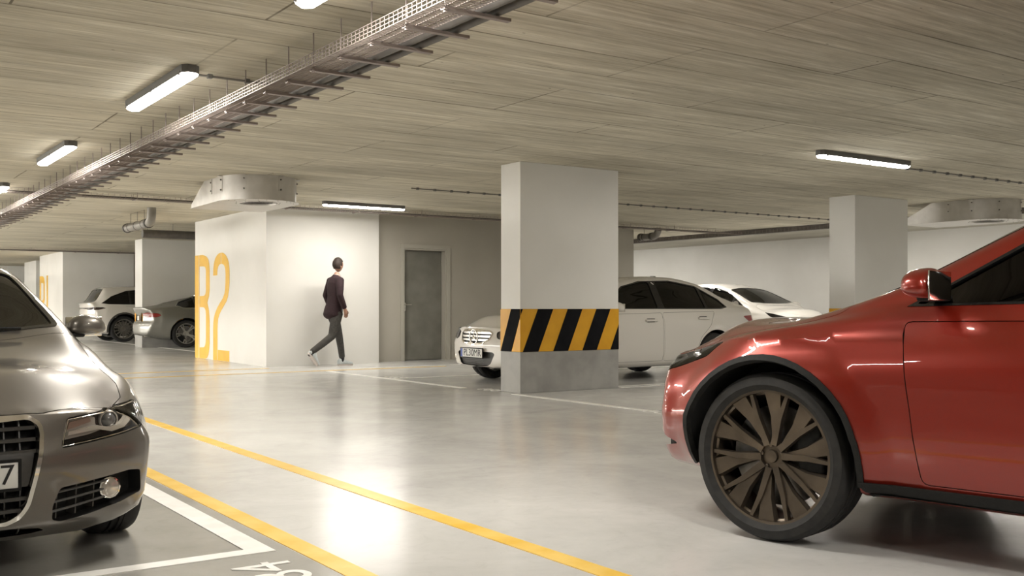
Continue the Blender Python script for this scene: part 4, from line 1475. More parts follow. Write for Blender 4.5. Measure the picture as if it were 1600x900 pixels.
def white_saloon(root):
    fo, wb, ro, W = .80, 2.76, 1.03, .885
    xr = -(wb + ro)
    c = curves(fo, xr, W, .735, .84, .955, 1.36, 1.447, 1.37, 1.09, 1.03, .955, bx=-2.72, dx=-3.28)
    c['front_prof'] = [(.18, -.08), (.24, -.01), (.36, 0), (.5, .005), (.6, -.02), (.74, -.06), (.85, -.08)]
    c['rear_prof'] = [(.2, .1), (.32, .02), (.6, 0), (.75, .03), (1.05, .09)]
    sp = dict(name='white saloon', curves=c, fo=fo, wb=wb, ro=ro, W=W, R=.318, front_curve=.26, front_pow=2.4, front_len=.85, rear_curve=.15,
              creases=[(.80, 0, -.035, .012, .03), (.36, 0, .0, .010, .02), (.30, 0, 0, -.006, .03)], flare=.016)
    s = Car(sp, M['paint_white'], .035)
    s.root = root
    # grille: chrome framed, four louvres, star in the middle
    g = rounded(sym([(0, .705), (.30, .70), (.375, .665), (.33, .575), (.22, .53), (0, .515)]), .025, 3)
    s.cut(g, 'F', .08, 'L', 'gap', step=.04)
    gr = s.add('grille', s.patch(g, 'F', -.05, -.065, .05, along=True), M['gap'], 'L')[0]
    ring_patch(s, offset_poly(g, .006), [offset_poly(g, -.014)], 'F', .008, -.03, .04).build('grille_frame', M['chrome'], gr, 40)
    bars(s, 'grille_louvre', [((-.34, .668), (.34, .668)), ((-.335, .622), (.335, .622)), ((-.30, .576), (.30, .576))], M['alloy'], gr, w=.014, depth=.02, back=.012)
    px = surf(s, (4, 0, .61), (-1, 0, 0)).x
    star_emblem(Vector((px + .012, 0, .612)), .093, Matrix.Identity(3), M['chrome'], gr)
    # lower mesh intake
    lo = rounded(sym([(0, .425), (.40, .425), (.44, .40), (.36, .27), (.30, .245), (0, .235)]), .02, 3)
    s.cut(lo, 'F', .07, 'L', 'gap', step=.04)
    lg = s.add('lower_grille', s.patch(lo, 'F', -.04, -.055, .05, along=True), M['black_satin'], 'L')[0]
    segs = [((-.43, .26 + i * .022), (.43, .26 + i * .022)) for i in range(8)]
    segs = [(( -(.30 + (z[0][1] - .235) * .72), z[0][1]), ((.30 + (z[0][1] - .235) * .72), z[0][1])) for z in segs]
    bars(s, 'mesh_bar', segs, M['black_satin'], lg, w=.003, depth=.008, back=.022)
    plate(s, (px + .045, 0, .405), 0, .52, .112, 'PL30MR', .02, tsize=.125)
    # headlights
    hl = [(.70, .43, .60), (.70, .42, .68), (.60, .56, .725), (.40, .76, .775), (.28, .80, .785), (.33, .80, .70), (.50, .70, .61), (.64, .52, .575)]
    hp = rounded(hl, .03, 4)
    s.cut(hp, 38, .07, 'LR', 'gap', step=.03)
    hb = s.add('headlight', s.patch(hp, 38, -.04, -.06, .04, along=True, shrink=.002), M['reflector'], 'LR')
    lens = s.patch(hp, 38, .0015, -.003, .03, shrink=.003)
    d, u, v = s.frame(38)
    for k, lr in enumerate('LR'):
        s.add('lamp_lens', lens, M['lens'], lr, hb[k])
        mb = MB(); rg = MB()
        for (y, z, r) in ((.66, .68, .045), (.53, .645, .038)):
            h = [surf(s, (4, y, z), (-1, 0, 0))]
            Tm = Matrix.Translation(h[0] + d * .03) @ Matrix.Rotation(math.radians(15), 4, 'Z') @ Matrix.Rotation(PI / 2, 4, 'Y')
            mb.lathe([(.0001, .014), (r * .6, .010), (r * .85, .0)], 20, 'Z', Tm)
            rg.lathe([(r * .85, 0), (r * 1.05, .006), (r * 1.15, -.02), (r * .85, -.02)], 20, 'Z', Tm, closed=True)
        s.add('projector', mb, M['projector'], lr, hb[k]); s.add('projector_ring', rg, M['black_satin'], lr, hb[k])
    # corner intakes
    fg = rounded([(.62, .50, .36), (.50, .72, .40), (.46, .74, .34), (.60, .52, .29)], .02, 3)
    s.cut(fg, 30, .06, 'LR', 'gap', step=.04)
    vb = s.add('bumper_vent', s.patch(fg, 30, -.035, -.05, .05, along=True), M['black'], 'LR')
    for k, lr in enumerate('LR'):
        q = surf(s, (4, .62, .34), (-1, 0, 0))
        s.add('fog_lamp', MB().lathe([(.0001, .01), (.035, .006), (.04, -.01), (.0001, -.012)], 16, 'Z', Matrix.Translation(q + Vector((-.02, 0, 0))) @ Matrix.Rotation(PI / 2, 4, 'Y')), M['fog_glass'], lr, vb[k])
    hood = [(.73, 0), (.72, .30), (.66, .42), (.50, .62), (.30, .72), (-.05, .745), (-.42, .735), (-.46, .70), (-.43, .5), (-.40, .25), (-.385, 0)]
    hood = hood + [(x, -y) for x, y in reversed(hood[1:-1])]
    s.panel('hood', rounded(hood, .02, 3), 'T', .0035, .016, 'L', step=.05)
    ws = [(-.50, .0), (-.515, .35), (-.57, .635), (-.66, .63), (-1.19, .53), (-1.225, .30), (-1.235, 0)]
    ws = ws + [(x, -y) for x, y in reversed(ws[1:-1])]
    rw = [(-2.76, 0), (-2.77, .45), (-2.82, .48), (-3.15, .54), (-3.21, .50), (-3.225, 0)]
    rw = rw + [(x, -y) for x, y in reversed(rw[1:-1])]
    screens(s, ws, rw)
    dlo = [(-.72, .985), (-1.22, 1.27), (-1.55, 1.345), (-2.1, 1.36), (-2.6, 1.29), (-3.0, 1.10), (-3.06, 1.01), (-2.95, .99)]
    side_set(s, dlo, [(-.5, -1.70), (-1.82, -2.62), (-2.67, -3.2)], None, 0, 0)
    doors(s, [[(-.58, .90), (-1.745, .925), (-1.76, .26), (-.60, .26)], [(-1.765, .925), (-2.78, .945), (-2.66, .75), (-2.46, .58), (-2.34, .26), (-1.78, .26)]], [(-1.52, .82), (-2.52, .845)])
    tl = rounded([(-3.6, .45, .90), (-3.7, .45, .74), (-3.6, .80, .72), (-3.4, .84, .87)], .03)
    s.add('tail_light', s.patch(tl, 140, .004, -.01, .04), M['red_lens'], 'LR')
    h = surf(s, (-2.35, 0, 3), (0, 0, -1))
    MB().rbox(-.05, .05, -.015, .015, -.005, .03, .01, 3, Matrix.Translation(h)).build('roof_antenna', M['black'], root, 40)
    wheels(s, 'seven', .215, .215, M['alloy'], spin=.2)
    add_mirrors(s, -.84, .95, .99, s.paint)
    add_seats(s, k=1, x_front=-1.55)
    s.finish_body((-3.12, -.56))
    return s

def grey_fastback(root):
    fo, wb, ro, W = .88, 2.85, 1.05, .93
    xr = -(wb + ro)
    c = curves(fo, xr, W, .70, .82, .95, 1.33, 1.41, 1.31, 1.06, 1.0, .96, bx=-2.55, dx=-3.42, deck_curve=.0)
    c['front_prof'] = [(.18, -.08), (.3, 0), (.6, -.01), (.75, -.07)]
    c['rear_prof'] = [(.2, .16), (.28, .05), (.38, .0), (.52, 0), (.60, .02), (.66, .055), (.80, .06), (.98, .01), (1.05, .05)]
    sp = dict(name='grey fastback', curves=c, fo=fo, wb=wb, ro=ro, W=W, R=.345, front_curve=.28, rear_curve=.26,
              creases=[(.86, 0, -.02, .012, .02), (.34, 0, 0, .008, .03)], flare=.022)
    s = Car(sp, M['paint_gray'], .04)
    s.root = root
    tl = rounded([(-3.8, .43, .845), (-3.7, .66, .875), (-3.5, .84, .85), (-3.4, .865, .80), (-3.5, .84, .755), (-3.7, .62, .745), (-3.8, .45, .785)], .03)
    s.cut(tl, 150, .03, 'LR', 'gap', step=.03)
    tb = s.add('tail_light', s.patch(tl, 150, .006, -.02, .03, along=True, shrink=.003), M['red_lens'], 'LR')
    mid = rounded([(-3.8, .47, .778), (-3.6, .66, .782), (-3.6, .66, .768), (-3.8, .47, .764)], .004)
    for k, lr in enumerate('LR'):
        s.add('reverse_lamp', s.patch(mid, 150, .009, .0, .04), M['plate_white'], lr, tb[k])
    # plate recess and plate
    rc = rounded(sym([(0, .80), (.28, .80), (.31, .66), (0, .66)]), .02)
    s.cut(rc, 'B', .03, 'L', 'gap')
    px = s.bvh.ray_cast(Vector((-9, 0, .73)), Vector((1, 0, 0)))[0].x
    plate(s, (px + .004, 0, .73), PI, .50, .11, blue=False)
    boot = [(-3.80, 0), (-3.79, .30), (-3.74, .50), (-3.66, .66), (-3.52, .72), (-3.40, .70), (-3.39, .4), (-3.385, 0)]
    boot = boot + [(x, -y) for x, y in reversed(boot[1:-1])]
    s.panel('boot_lid', rounded(boot, .02, 3), 'T', .0035, .014, 'L')
    lp = [(.40, .95), (.40, .64), (.32, .60)]
    edge_tube(s, [(-3.86, .40, .93), (-3.86, .40, .66), (-3.86, .30, .62), (-3.86, 0, .615)], 'B', .003, -.001, M['gap'], 'panel_gap', 'LR', closed=False) if False else None
    edge_tube(s, [(0, .0, .615), (0, .45, .615), (0, .84, .625)], 'B', .003, .0, M['gap'], 'panel_gap', 'LR', closed=False)
    dif = rounded(sym([(0, .335), (.55, .325), (.62, .27), (0, .26)]), .02)
    s.add('rear_diffuser', s.patch(dif, 'B', .004, -.02, .05, along=True), M['black_satin'], 'L')
    for y in (.52, -.52):
        MB().lathe([(.048, -.02), (.048, .14), (.042, .14), (.040, -.01)], 20, 'Z', Matrix.Translation((xr + .24, y, .30)) @ Matrix.Rotation(-PI / 2, 4, 'Y') , closed=True).build('exhaust_pipe', M['chrome'], root, 40)
    rw = [(-2.62, 0), (-2.63, .44), (-2.70, .48), (-3.25, .56), (-3.33, .50), (-3.345, 0)]
    rw = rw + [(x, -y) for x, y in reversed(rw[1:-1])]
    ws = [(-.50, .0), (-.515, .35), (-.57, .655), (-.66, .65), (-1.20, .545), (-1.235, .30), (-1.245, 0)]
    ws = ws + [(x, -y) for x, y in reversed(ws[1:-1])]
    screens(s, ws, rw)
    dlo = [(-.70, .985), (-1.25, 1.27), (-1.6, 1.32), (-2.1, 1.325), (-2.55, 1.27), (-2.98, 1.12), (-3.05, 1.04), (-2.9, 1.0)]
    side_set(s, dlo, [(-.5, -1.67), (-1.75, -2.60), (-2.64, -3.1)], None, 0, 0, glassm='glass')
    edge_tube(s, offset_poly(dlo, .020), 'L', .005, .003, M['chrome'], 'window_strip')
    doors(s, [[(-.60, .90), (-1.70, .925), (-1.72, .30), (-.62, .30)], [(-1.72, .925), (-2.74, .945), (-2.62, .75), (-2.45, .62), (-2.34, .30), (-1.74, .30)]], [(-1.5, .83), (-2.5, .85)])
    g = rounded(sym([(0, .64), (.30, .63), (.26, .26), (0, .24)]), .03)
    s.add('grille', s.patch(g, 'F', .004, -.01, .05), M['black_satin'], 'L')
    hl = rounded([(.78, .42, .60), (.70, .45, .70), (.45, .80, .76), (.5, .80, .68), (.74, .50, .60)], .02)
    s.add('headlight', s.patch(hl, 40, .003, -.01, .04), M['reflector'], 'LR')
    h = surf(s, (-2.45, 0, 3), (0, 0, -1))
    MB().rbox(-.07, .06, -.015, .015, -.005, .05, .012, 3, Matrix.Translation(h)).build('roof_antenna', M['black'], root, 40)
    wheels(s, 'five', .245, .235, M['alloy'], spin=.5)
    add_mirrors(s, -.70, .99, 1.0, s.paint)
    add_seats(s)
    s.finish_body((-3.1, -.56))
    return s

def white_suv(root):
    fo, wb, ro, W = .86, 2.90, .97, .95
    xr = -(wb + ro)
    c = curves(fo, xr, W, .86, .96, 1.06, 1.50, 1.62, 1.585, 1.12, 1.06, 1.05, cx=-.42, hx=-1.15, rx=-2.1, bx=-3.30, dx=-3.78, zb=.22, zm=.62, wr_roof=.60)
    c['zsh'] = [(fo, .80), (fo - .35, .90), (0, .96), (-.5, 1.0), (-1.2, 1.02), (-2.6, 1.05), (-3.3, 1.08), (xr, 1.0)]
    c['wsh'] = [(fo, W - .20), (fo - .40, W - .115), (0, W - .10), (-.5, W - .07), (-1.6, W - .05), (-2.6, W - .06), (-3.4, W - .12), (xr, W - .2)]
    c['front_prof'] = [(.18, -.08), (.3, 0), (.7, -.01), (.9, -.08)]
    c['rear_prof'] = [(.2, .16), (.30, .05), (.42, .0), (.62, 0), (.80, .03), (.95, .04), (1.1, .02), (1.3, .03)]
    sp = dict(name='white suv', curves=c, fo=fo, wb=wb, ro=ro, W=W, R=.375, front_curve=.25, rear_curve=.28, creases=[(.92, 0, -.0, .008, .04)], flare=.03, arch_gap=.055)
    s = Car(sp, M['paint_white'], .045)
    s.root = root
    tl = rounded([(-3.9, .0, .985), (-3.9, .45, .985), (-3.7, .72, 1.0), (-3.5, .86, 1.0), (-3.4, .885, .975), (-3.6, .84, .925), (-3.8, .62, .915), (-3.9, .40, .945), (-3.9, 0, .955)], .01)
    s.add('tail_light', s.patch(tl, 145, .006, -.02, .04, along=True), M['tail_black'], 'LR')
    rw = ('B', sym([(0, 1.53), (.50, 1.52), (.54, 1.47), (.58, 1.19), (.53, 1.14), (0, 1.12)]))
    ws = [(-.42, .0), (-.44, .35), (-.50, .66), (-.60, .655), (-1.10, .58), (-1.14, .30), (-1.145, 0)]
    ws = ws + [(x, -y) for x, y in reversed(ws[1:-1])]
    screens(s, ws, rw, 'glass', 'glass_dark')
    dlo = [(-.66, 1.06), (-1.15, 1.40), (-1.6, 1.50), (-2.2, 1.52), (-2.8, 1.45), (-3.2, 1.30), (-3.46, 1.12), (-3.3, 1.10)]
    side_set(s, dlo, [(-.5, -1.70), (-1.78, -2.68), (-2.74, -3.5)], None, 0, 0, glassm='glass_dark')
    doors(s, [[(-.60, .98), (-1.73, 1.0), (-1.75, .34), (-.62, .34)], [(-1.75, 1.0), (-2.86, 1.03), (-2.68, .82), (-2.48, .68), (-2.36, .34), (-1.77, .34)]], [(-1.52, .88), (-2.55, .92)])
    g = rounded(sym([(0, .74), (.36, .74), (.42, .62), (.34, .50), (0, .48)]), .03)
    s.add('grille', s.patch(g, 'F', .004, -.01, .05), M['gloss_black'], 'L')
    hl = rounded([(.74, .46, .72), (.66, .48, .80), (.42, .80, .86), (.46, .82, .78), (.70, .54, .72)], .02)
    s.add('headlight', s.patch(hl, 40, .003, -.01, .04), M['reflector'], 'LR')
    dif = rounded(sym([(0, .40), (.62, .38), (.70, .28), (0, .26)]), .02)
    s.add('rear_diffuser', s.patch(dif, 'B', .004, -.02, .05, along=True), M['black_satin'], 'L')
    # black arch lips
    for wx in (0.0, -wb):
        outer = [(wx + .475 * math.cos(a), s.R + .475 * math.sin(a)) for a in [(-12 + i * 12) * PI / 180 for i in range(18)]]
        inner = [(wx + .428 * math.cos(a), s.R + .428 * math.sin(a)) for a in [(192 - i * 12) * PI / 180 for i in range(18)]]
        s.add('wheel_arch_trim', s.patch(outer + inner, 'L', .012, -.02, .05), M['black_satin'], 'LR')
    px = s.bvh.ray_cast(Vector((-9, 0, .70)), Vector((1, 0, 0)))[0].x
    plate(s, (px - .008, 0, .70), PI, .50, .11, blue=False)
    wheels(s, 'multi', .275, .25, M['dark_alloy'], spin=.2)
    add_mirrors(s, -.66, 1.0, 1.08, s.paint)
    add_seats(s, H=.12)
    s.finish_body((-3.28, -.52))
    return s

def white_hatchback(root):
    fo, wb, ro, W = .90, 2.66, .86, .91
    xr = -(wb + ro)
    c = curves(fo, xr, W, .78, .90, 1.04, 1.44, 1.565, 1.50, 1.12, 1.02, 1.03, cx=-.30, hx=-1.20, rx=-1.95, bx=-2.95, dx=-3.38, zb=.21, zm=.60, wr_roof=.58)
    c['zsh'] = [(fo, .72), (fo - .35, .83), (0, .90), (-.5, .96), (-1.2, 1.0), (-2.6, 1.05), (-3.1, 1.07), (xr, .98)]
    c['front_prof'] = [(.18, -.08), (.3, 0), (.6, -.01), (.85, -.09)]
    c['rear_prof'] = [(.2, .1), (.4, 0), (.8, .02), (1.3, .05)]
    sp = dict(name='white hatch', curves=c, fo=fo, wb=wb, ro=ro, W=W, R=.33, front_curve=.32, rear_curve=.2, creases=[(.86, 0, -.06, .012, .03)], flare=.02)
    s = Car(sp, M['paint_white'], .045)
    s.root = root
    ws = [(-.30, .0), (-.32, .35), (-.40, .665), (-.50, .66), (-1.15, .565), (-1.19, .30), (-1.195, 0)]
    ws = ws + [(x, -y) for x, y in reversed(ws[1:-1])]
    rw = ('B', sym([(0, 1.45), (.48, 1.44), (.51, 1.40), (.56, 1.18), (.51, 1.14), (0, 1.13)]))
    screens(s, ws, rw)
    dlo = [(-.55, 1.02), (-1.15, 1.34), (-1.6, 1.44), (-2.1, 1.46), (-2.6, 1.41), (-2.95, 1.28), (-3.05, 1.14), (-2.9, 1.10)]
    side_set(s, dlo, [(-.4, -.86), (-.93, -1.62), (-1.72, -2.48), (-2.54, -3.2)], None, 0, 0)
    doors(s, [[(-.55, .94), (-1.66, .975), (-1.68, .32), (-.58, .32)], [(-1.68, .975), (-2.60, 1.0), (-2.48, .80), (-2.30, .62), (-2.20, .32), (-1.70, .32)]], [(-1.45, .87), (-2.38, .92)])
    hl = rounded([(.72, .42, .66), (.60, .50, .755), (.30, .80, .86), (.12, .84, .89), (.26, .85, .80), (.50, .74, .70), (.68, .50, .64)], .02)
    s.cut(hl, 42, .05, 'LR', 'gap', step=.04)
    hb = s.add('headlight', s.patch(hl, 42, -.03, -.045, .04, along=True), M['reflector_dark'], 'LR')
    lens = s.patch(hl, 42, .0015, -.003, .04, shrink=.003)
    for k, lr in enumerate('LR'): s.add('lamp_lens', lens, M['lens'], lr, hb[k])
    g = rounded(sym([(0, .60), (.36, .60), (.46, .42), (.36, .26), (0, .25)]), .03)
    s.add('grille', s.patch(g, 'F', .004, -.01, .05), M['black_satin'], 'L')
    hood = [(.72, 0), (.71, .30), (.62, .45), (.40, .64), (.10, .74), (-.22, .74), (-.26, .70), (-.24, .4), (-.22, 0)]
    hood = hood + [(x, -y) for x, y in reversed(hood[1:-1])]
    s.panel('hood', rounded(hood, .02, 3), 'T', .0035, .016, 'L', step=.06)
    wheels(s, 'seven', .225, .22, M['alloy'])
    add_mirrors(s, -.62, .97, 1.06, s.paint)
    rv = surf(s, (-1.0, 0, 3), (0, 0, -1))
    MB().rbox(-.02, .02, -.12, .12, -.16, -.09, .015, 3, Matrix.Translation(rv)).build('rear_view_mirror', M['black'], root, 40)
    add_seats(s, H=.09, x_front=-1.45)
    s.finish_body((-2.92, -.42))
    return s

def red_crossover(root):
    fo, wb, ro, W = .86, 2.90, 1.0, .955
    xr = -(wb + ro)
    c = curves(fo, xr, W, .77, .895, .985, 1.48, 1.62, 1.57, 1.10, 1.04, .985, cx=-.33, hx=-1.28, rx=-2.2, bx=-3.3, dx=-3.8, zb=.24, zm=.62, wr_roof=.60, wr_cowl=.74)
    c['zsh'] = [(fo, .70), (fo - .35, .82), (0, .895), (-.5, .94), (-1.2, .965), (-2.6, 1.01), (-3.3, 1.04), (xr, .98)]
    c['wsh'] = [(fo, W - .20), (fo - .40, W - .11), (0, W - .085), (-.5, W - .07), (-1.6, W - .05), (-2.6, W - .06), (-3.4, W - .12), (xr, W - .2)]
    c['front_prof'] = [(.18, -.10), (.28, -.02), (.42, 0), (.62, -.01), (.74, -.04), (.85, -.08)]
    c['rear_prof'] = [(.2, .16), (.42, .0), (.62, 0), (.95, .04), (1.3, .06)]
    sp = dict(name='red', curves=c, fo=fo, wb=wb, ro=ro, W=W, R=.36, front_curve=.34, front_pow=2.4, front_len=.95, rear_curve=.28,
              creases=[(.865, 0, -.03, .020, .022), (.50, 0, .03, .014, .05)], flare=.026, arch_gap=.055)
    s = Car(sp, M['paint_red'], .03)
    s.root = root
    # black lower cladding with red above
    cl = [(-.41, .305), (-2.47, .305), (-2.44, .20), (-.44, .20)]
    s.add('sill_cladding', s.patch(cl, 'L', .012, -.03, .05, along=True), M['black'], 'LR')
    for wx in (0.0, -wb):
        outer = [(wx + .437 * math.cos(a), s.R + .437 * math.sin(a)) for a in [(-10 + i * 200 / 26) * PI / 180 for i in range(27)]]
        inner = [(wx + .413 * math.cos(a), s.R + .413 * math.sin(a)) for a in [(190 - i * 200 / 26) * PI / 180 for i in range(27)]]
        s.add('wheel_arch_trim', s.patch(outer + inner, 'L', .010, -.02, .04), M['black'], 'LR')
    hood = [(.80, 0), (.79, .28), (.74, .42), (.58, .62), (.36, .745), (-.05, .79), (-.25, .785), (-.30, .75), (-.27, .5), (-.24, .25), (-.23, 0)]
    hood = hood + [(x, -y) for x, y in reversed(hood[1:-1])]
    s.panel('hood', rounded(hood, .02, 3), 'T', .004, .016, 'L', step=.045)
    hl = rounded([(.80, .44, .67), (.72, .48, .745), (.50, .78, .82), (.34, .86, .845), (.40, .87, .775), (.62, .76, .70), (.76, .52, .655)], .02)
    s.cut(hl, 42, .06, 'LR', 'gap', step=.03)
    hb = s.add('headlight', s.patch(hl, 42, -.035, -.055, .03, along=True, shrink=.002), M['reflector'], 'LR')
    lens = s.patch(hl, 42, .0015, -.003, .03, shrink=.003)
    d, u, v = s.frame(42)
    for k, lr in enumerate('LR'):
        s.add('lamp_lens', lens, M['lens'], lr, hb[k])
        mb = MB()
        for (y, z, r) in ((.60, .715, .035), (.72, .765, .035)):
            h = [surf(s, (4, y, z), (-1, 0, 0))]
            Tm = Matrix.Translation(h[0] + d * .03) @ Matrix.Rotation(math.radians(20), 4, 'Z') @ Matrix.Rotation(PI / 2, 4, 'Y')
            mb.lathe([(.0001, .014), (r * .7, .010), (r, .0), (r * 1.1, -.02)], 20, 'Z', Tm)
        s.add('projector', mb, M['projector'], lr, hb[k])
    g = rounded(sym([(0, .70), (.34, .70), (.41, .58), (.30, .36), (0, .34)]), .03)
    s.cut(g, 'F', .07, 'L', 'gap')
    gr = s.add('grille', s.patch(g, 'F', -.04, -.055, .05, along=True), M['gap'], 'L')[0]
    ring_patch(s, offset_poly(g, .008), [offset_poly(g, -.016)], 'F', .008, -.03, .04).build('grille_frame', M['gloss_black'], gr, 40)
    bars(s, 'grille_slat', [((-(.29 + (z - .34) * .4), z), ((.29 + (z - .34) * .4), z)) for z in (.39, .44, .49, .54)], M['black_satin'], gr, w=.006, depth=.02, back=.02)
    fg = rounded([(.70, .50, .42), (.52, .74, .45), (.46, .78, .36), (.66, .55, .30)], .02)
    s.cut(fg, 30, .06, 'LR', 'gap')
    s.add('bumper_vent', s.patch(fg, 30, -.035, -.05, .05, along=True), M['black'], 'LR')
    ws = [(-.34, .0), (-.36, .35), (-.43, .70), (-.53, .695), (-1.21, .60), (-1.25, .30), (-1.255, 0)]
    ws = ws + [(x, -y) for x, y in reversed(ws[1:-1])]
    rw = ('B', sym([(0, 1.49), (.50, 1.48), (.54, 1.43), (.58, 1.18), (.53, 1.13), (0, 1.11)]))
    screens(s, ws, rw, 'glass', 'glass_dark')
    dlo = [(-.60, 1.01), (-1.24, 1.385), (-1.8, 1.465), (-2.3, 1.485), (-2.8, 1.43), (-3.2, 1.30), (-3.44, 1.11), (-3.3, 1.08)]
    side_set(s, dlo, [(-.5, -1.86), (-1.94, -2.78), (-2.84, -3.5)], None, 0, 0, glassm='glass_dark')
    doors(s, [[(-.58, .945), (-1.88, .965), (-1.90, .32), (-.66, .32)], [(-1.91, .965), (-2.95, .99), (-2.74, .82), (-2.52, .68), (-2.42, .32), (-1.92, .32)]], [(-1.66, .865), (-2.66, .89)])
    tl = rounded([(-3.8, .5, .95), (-3.5, .86, .97), (-3.5, .86, .88), (-3.8, .5, .88)], .02)
    s.add('tail_light', s.patch(tl, 145, .004, -.01, .04), M['red_lens'], 'LR')
    wheels(s, 'facet', .278, .255, M['bronze_alloy'], spin=.1)
    add_mirrors(s, -.72, .99, 1.08, s.paint, .85)
    add_seats(s, H=.12, x_front=-1.65)
    s.finish_body((-3.28, -.40))
    return s
lamp(17.2, 9.9, PI / 2, 'lit lamp by the far right wall, seen above the roof of the orange red car', k=.95)
for i, (x, y, a) in enumerate([(2.2, 19.6, 1), (2.2, 22.6, 1), (2.2, 25.6, 1), (2.2, 28.6, 1), (2.2, 31.6, 1), (2.2, 34.6, 1), (2.2, 38.0, 1), (2.2, 42.0, 1), (2.2, .3, 1), (2.2, -3.8, 1), (10.6, -1.5, 0), (17.2, 5.0, 1), (17.2, 22.0, 1), (17.2, 27.0, 1), (-2.4, 9.8, 1), (-2.4, 15.5, 1), (-2.4, 21.5, 1), (-2.4, 27.5, 1), (-2.4, 33.5, 1), (-2.4, 4.6, 1)]):
    lamp(x, y, PI / 2 if a else 0, 'unseen lit batten lamp added in rows outside the picture for illumination', 'lamps added outside the picture for illumination')  # unseen lamps added out of frame to brighten the garage

# ------------------------------------------------------------------ cable tray along the aisle
YT0, YT1 = -4.0, 44.0
def basket(name, x0, x1, y0, y1, z0, side, label, along='Y', pitch=.05, lw=.0022):
    """wire basket: bottom mesh and one or two upstands"""
    m = MB()
    n = int((y1 - y0) / pitch)
    zt = z0 + side
    def bx(a0, a1, b0, b1, c0, c1):
        if along == 'Y': m.box(a0, a1, b0, b1, c0, c1)
        else: m.box(b0, b1, a0, a1, c0, c1)
    for i in range(2 * n + 1):
        y = y0 + i * pitch / 2
        bx(x0, x1, y - lw, y + lw, z0 - lw, z0 + lw)
    for i in range(n + 1):
        y = y0 + i * pitch
        bx(x0 - lw, x0 + lw, y - lw, y + lw, z0, zt)
        bx(x1 - lw, x1 + lw, y - lw, y + lw, z0, z0 + side * .25)
    k = max(3, int((x1 - x0) / .05))
    for i in range(k + 1):
        x = x0 + (x1 - x0) * i / k
        bx(x - lw, x + lw, y0, y1, z0 - lw, z0 + lw)
    for t in (.33, .66, 1.0):
        bx(x0 - lw, x0 + lw, y0, y1, z0 + side * t - lw, z0 + side * t + lw)
    return m

tray = empty('cable_tray', (2.7, 0, CEIL))
tag(tray, 'long pinkish steel wire cable tray hung under the ceiling along the aisle', 'cable tray')
mb = basket('basket', 2.52, 2.73, YT0, YT1, 2.478, .065, '', pitch=.05)
mb.v = [(x - 2.7, y, z - CEIL) for x, y, z in mb.v]
mb.build('wire_basket', M['tray'], tray, None, fix=False)
yb = 4.30 - .395 * 2
n = 0
br0 = None
while yb < 40 and n < 96:
    if br0 is None:
        m = MB()
        m.prism([(-.018, -.238), (.018, -.238), (.018, -.222), (.0145, -.222), (.0145, -.2335), (-.0145, -.2335), (-.0145, -.222), (-.018, -.222)], lambda a, b, d: (d, a, b), -.15, .245)
        m.cyl((-.135, 0, -.2335), (-.135, 0, -.002), .0045, n=6)
        m.lathe([(.0001, .006), (.011, .006), (.011, -.006), (.0001, -.006)], 6, 'Z', Matrix.Translation((-.135, 0, -.242)))
        br0 = m.build('bracket', M['tray'], tray, 30, loc=(0, yb, 0))
        b = br0
    else:
        b = br0.copy(); COL.objects.link(b); b.parent = tray; b.location = (0, yb, 0)
    yb += .395; n += 1
for x, r, lab in ((2.79, .026, 'dark round conduit on the cable tray brackets, next to the wire basket'), (2.875, .024, 'dark round conduit on the cable tray brackets, the outer one on the right')):
    o = MB().cyl((x, YT0, 2.472 + r), (x, YT1, 2.472 + r), r, n=14).build('conduit', M['pipe_dark'], None, 40)
    tag(o, lab, 'conduit')

def cross_tray(y, x0, x1, label):
    t = empty('cable_tray', ((x0 + x1) / 2, y, CEIL)); tag(t, label, 'cable tray')
    cx = (x0 + x1) / 2
    mb = basket('b', y - .10, y + .10, x0, x1, 2.60, .055, '', along='X', pitch=.08)
    mb.v = [(a - cx, b - y, c - CEIL) for a, b, c in mb.v]
    mb.build('wire_basket', M['tray'], t, None, fix=False)
    m = MB()
    x = x0 + .4
    while x < x1:
        m.box(x - .015 - cx, x + .015 - cx, -.13, .13, 2.588 - CEIL, 2.597 - CEIL)
        m.cyl((x - cx, -.12, 2.598 - CEIL), (x - cx, -.12, -.002), .004, n=6); m.cyl((x - cx, .12, 2.598 - CEIL), (x - cx, .12, -.002), .004, n=6)
        x += 1.2
    m.build('bracket', M['tray'], t, 30)
    m = MB().cyl((x0 - cx, .03, 2.617 - CEIL), (x1 - cx, .03, 2.617 - CEIL), .016, n=10)
    m.build('cable', M['pipe_dark'], t, 40)
    return t
cross_tray(15.66, -6, 16.9, 'narrow cable tray crossing the ceiling in front of the B2 core')
cross_tray(31.6, -6, 16.9, 'distant narrow cable tray crossing the ceiling in front of the B1 core')
# tray and pipe along the right wall
t = empty('cable_tray', (17.0, 10, CEIL)); tag(t, 'dark edged cable tray along the ceiling before the far right wall', 'cable tray')
mb = basket('b', 16.86, 17.06, -8.5, 40, 2.59, .07, '', pitch=.1)
mb.v = [(a - 17.0, b - 10, c - CEIL) for a, b, c in mb.v]
mb.build('wire_basket', M['tray'], t, None, fix=False)
MB().box(-.14, -.125, -18.5, 30, -.11, -.01).box(-.125, .06, -18.5, 30, -.104, -.10).build('cover', M['pipe_dark'], t, 30)

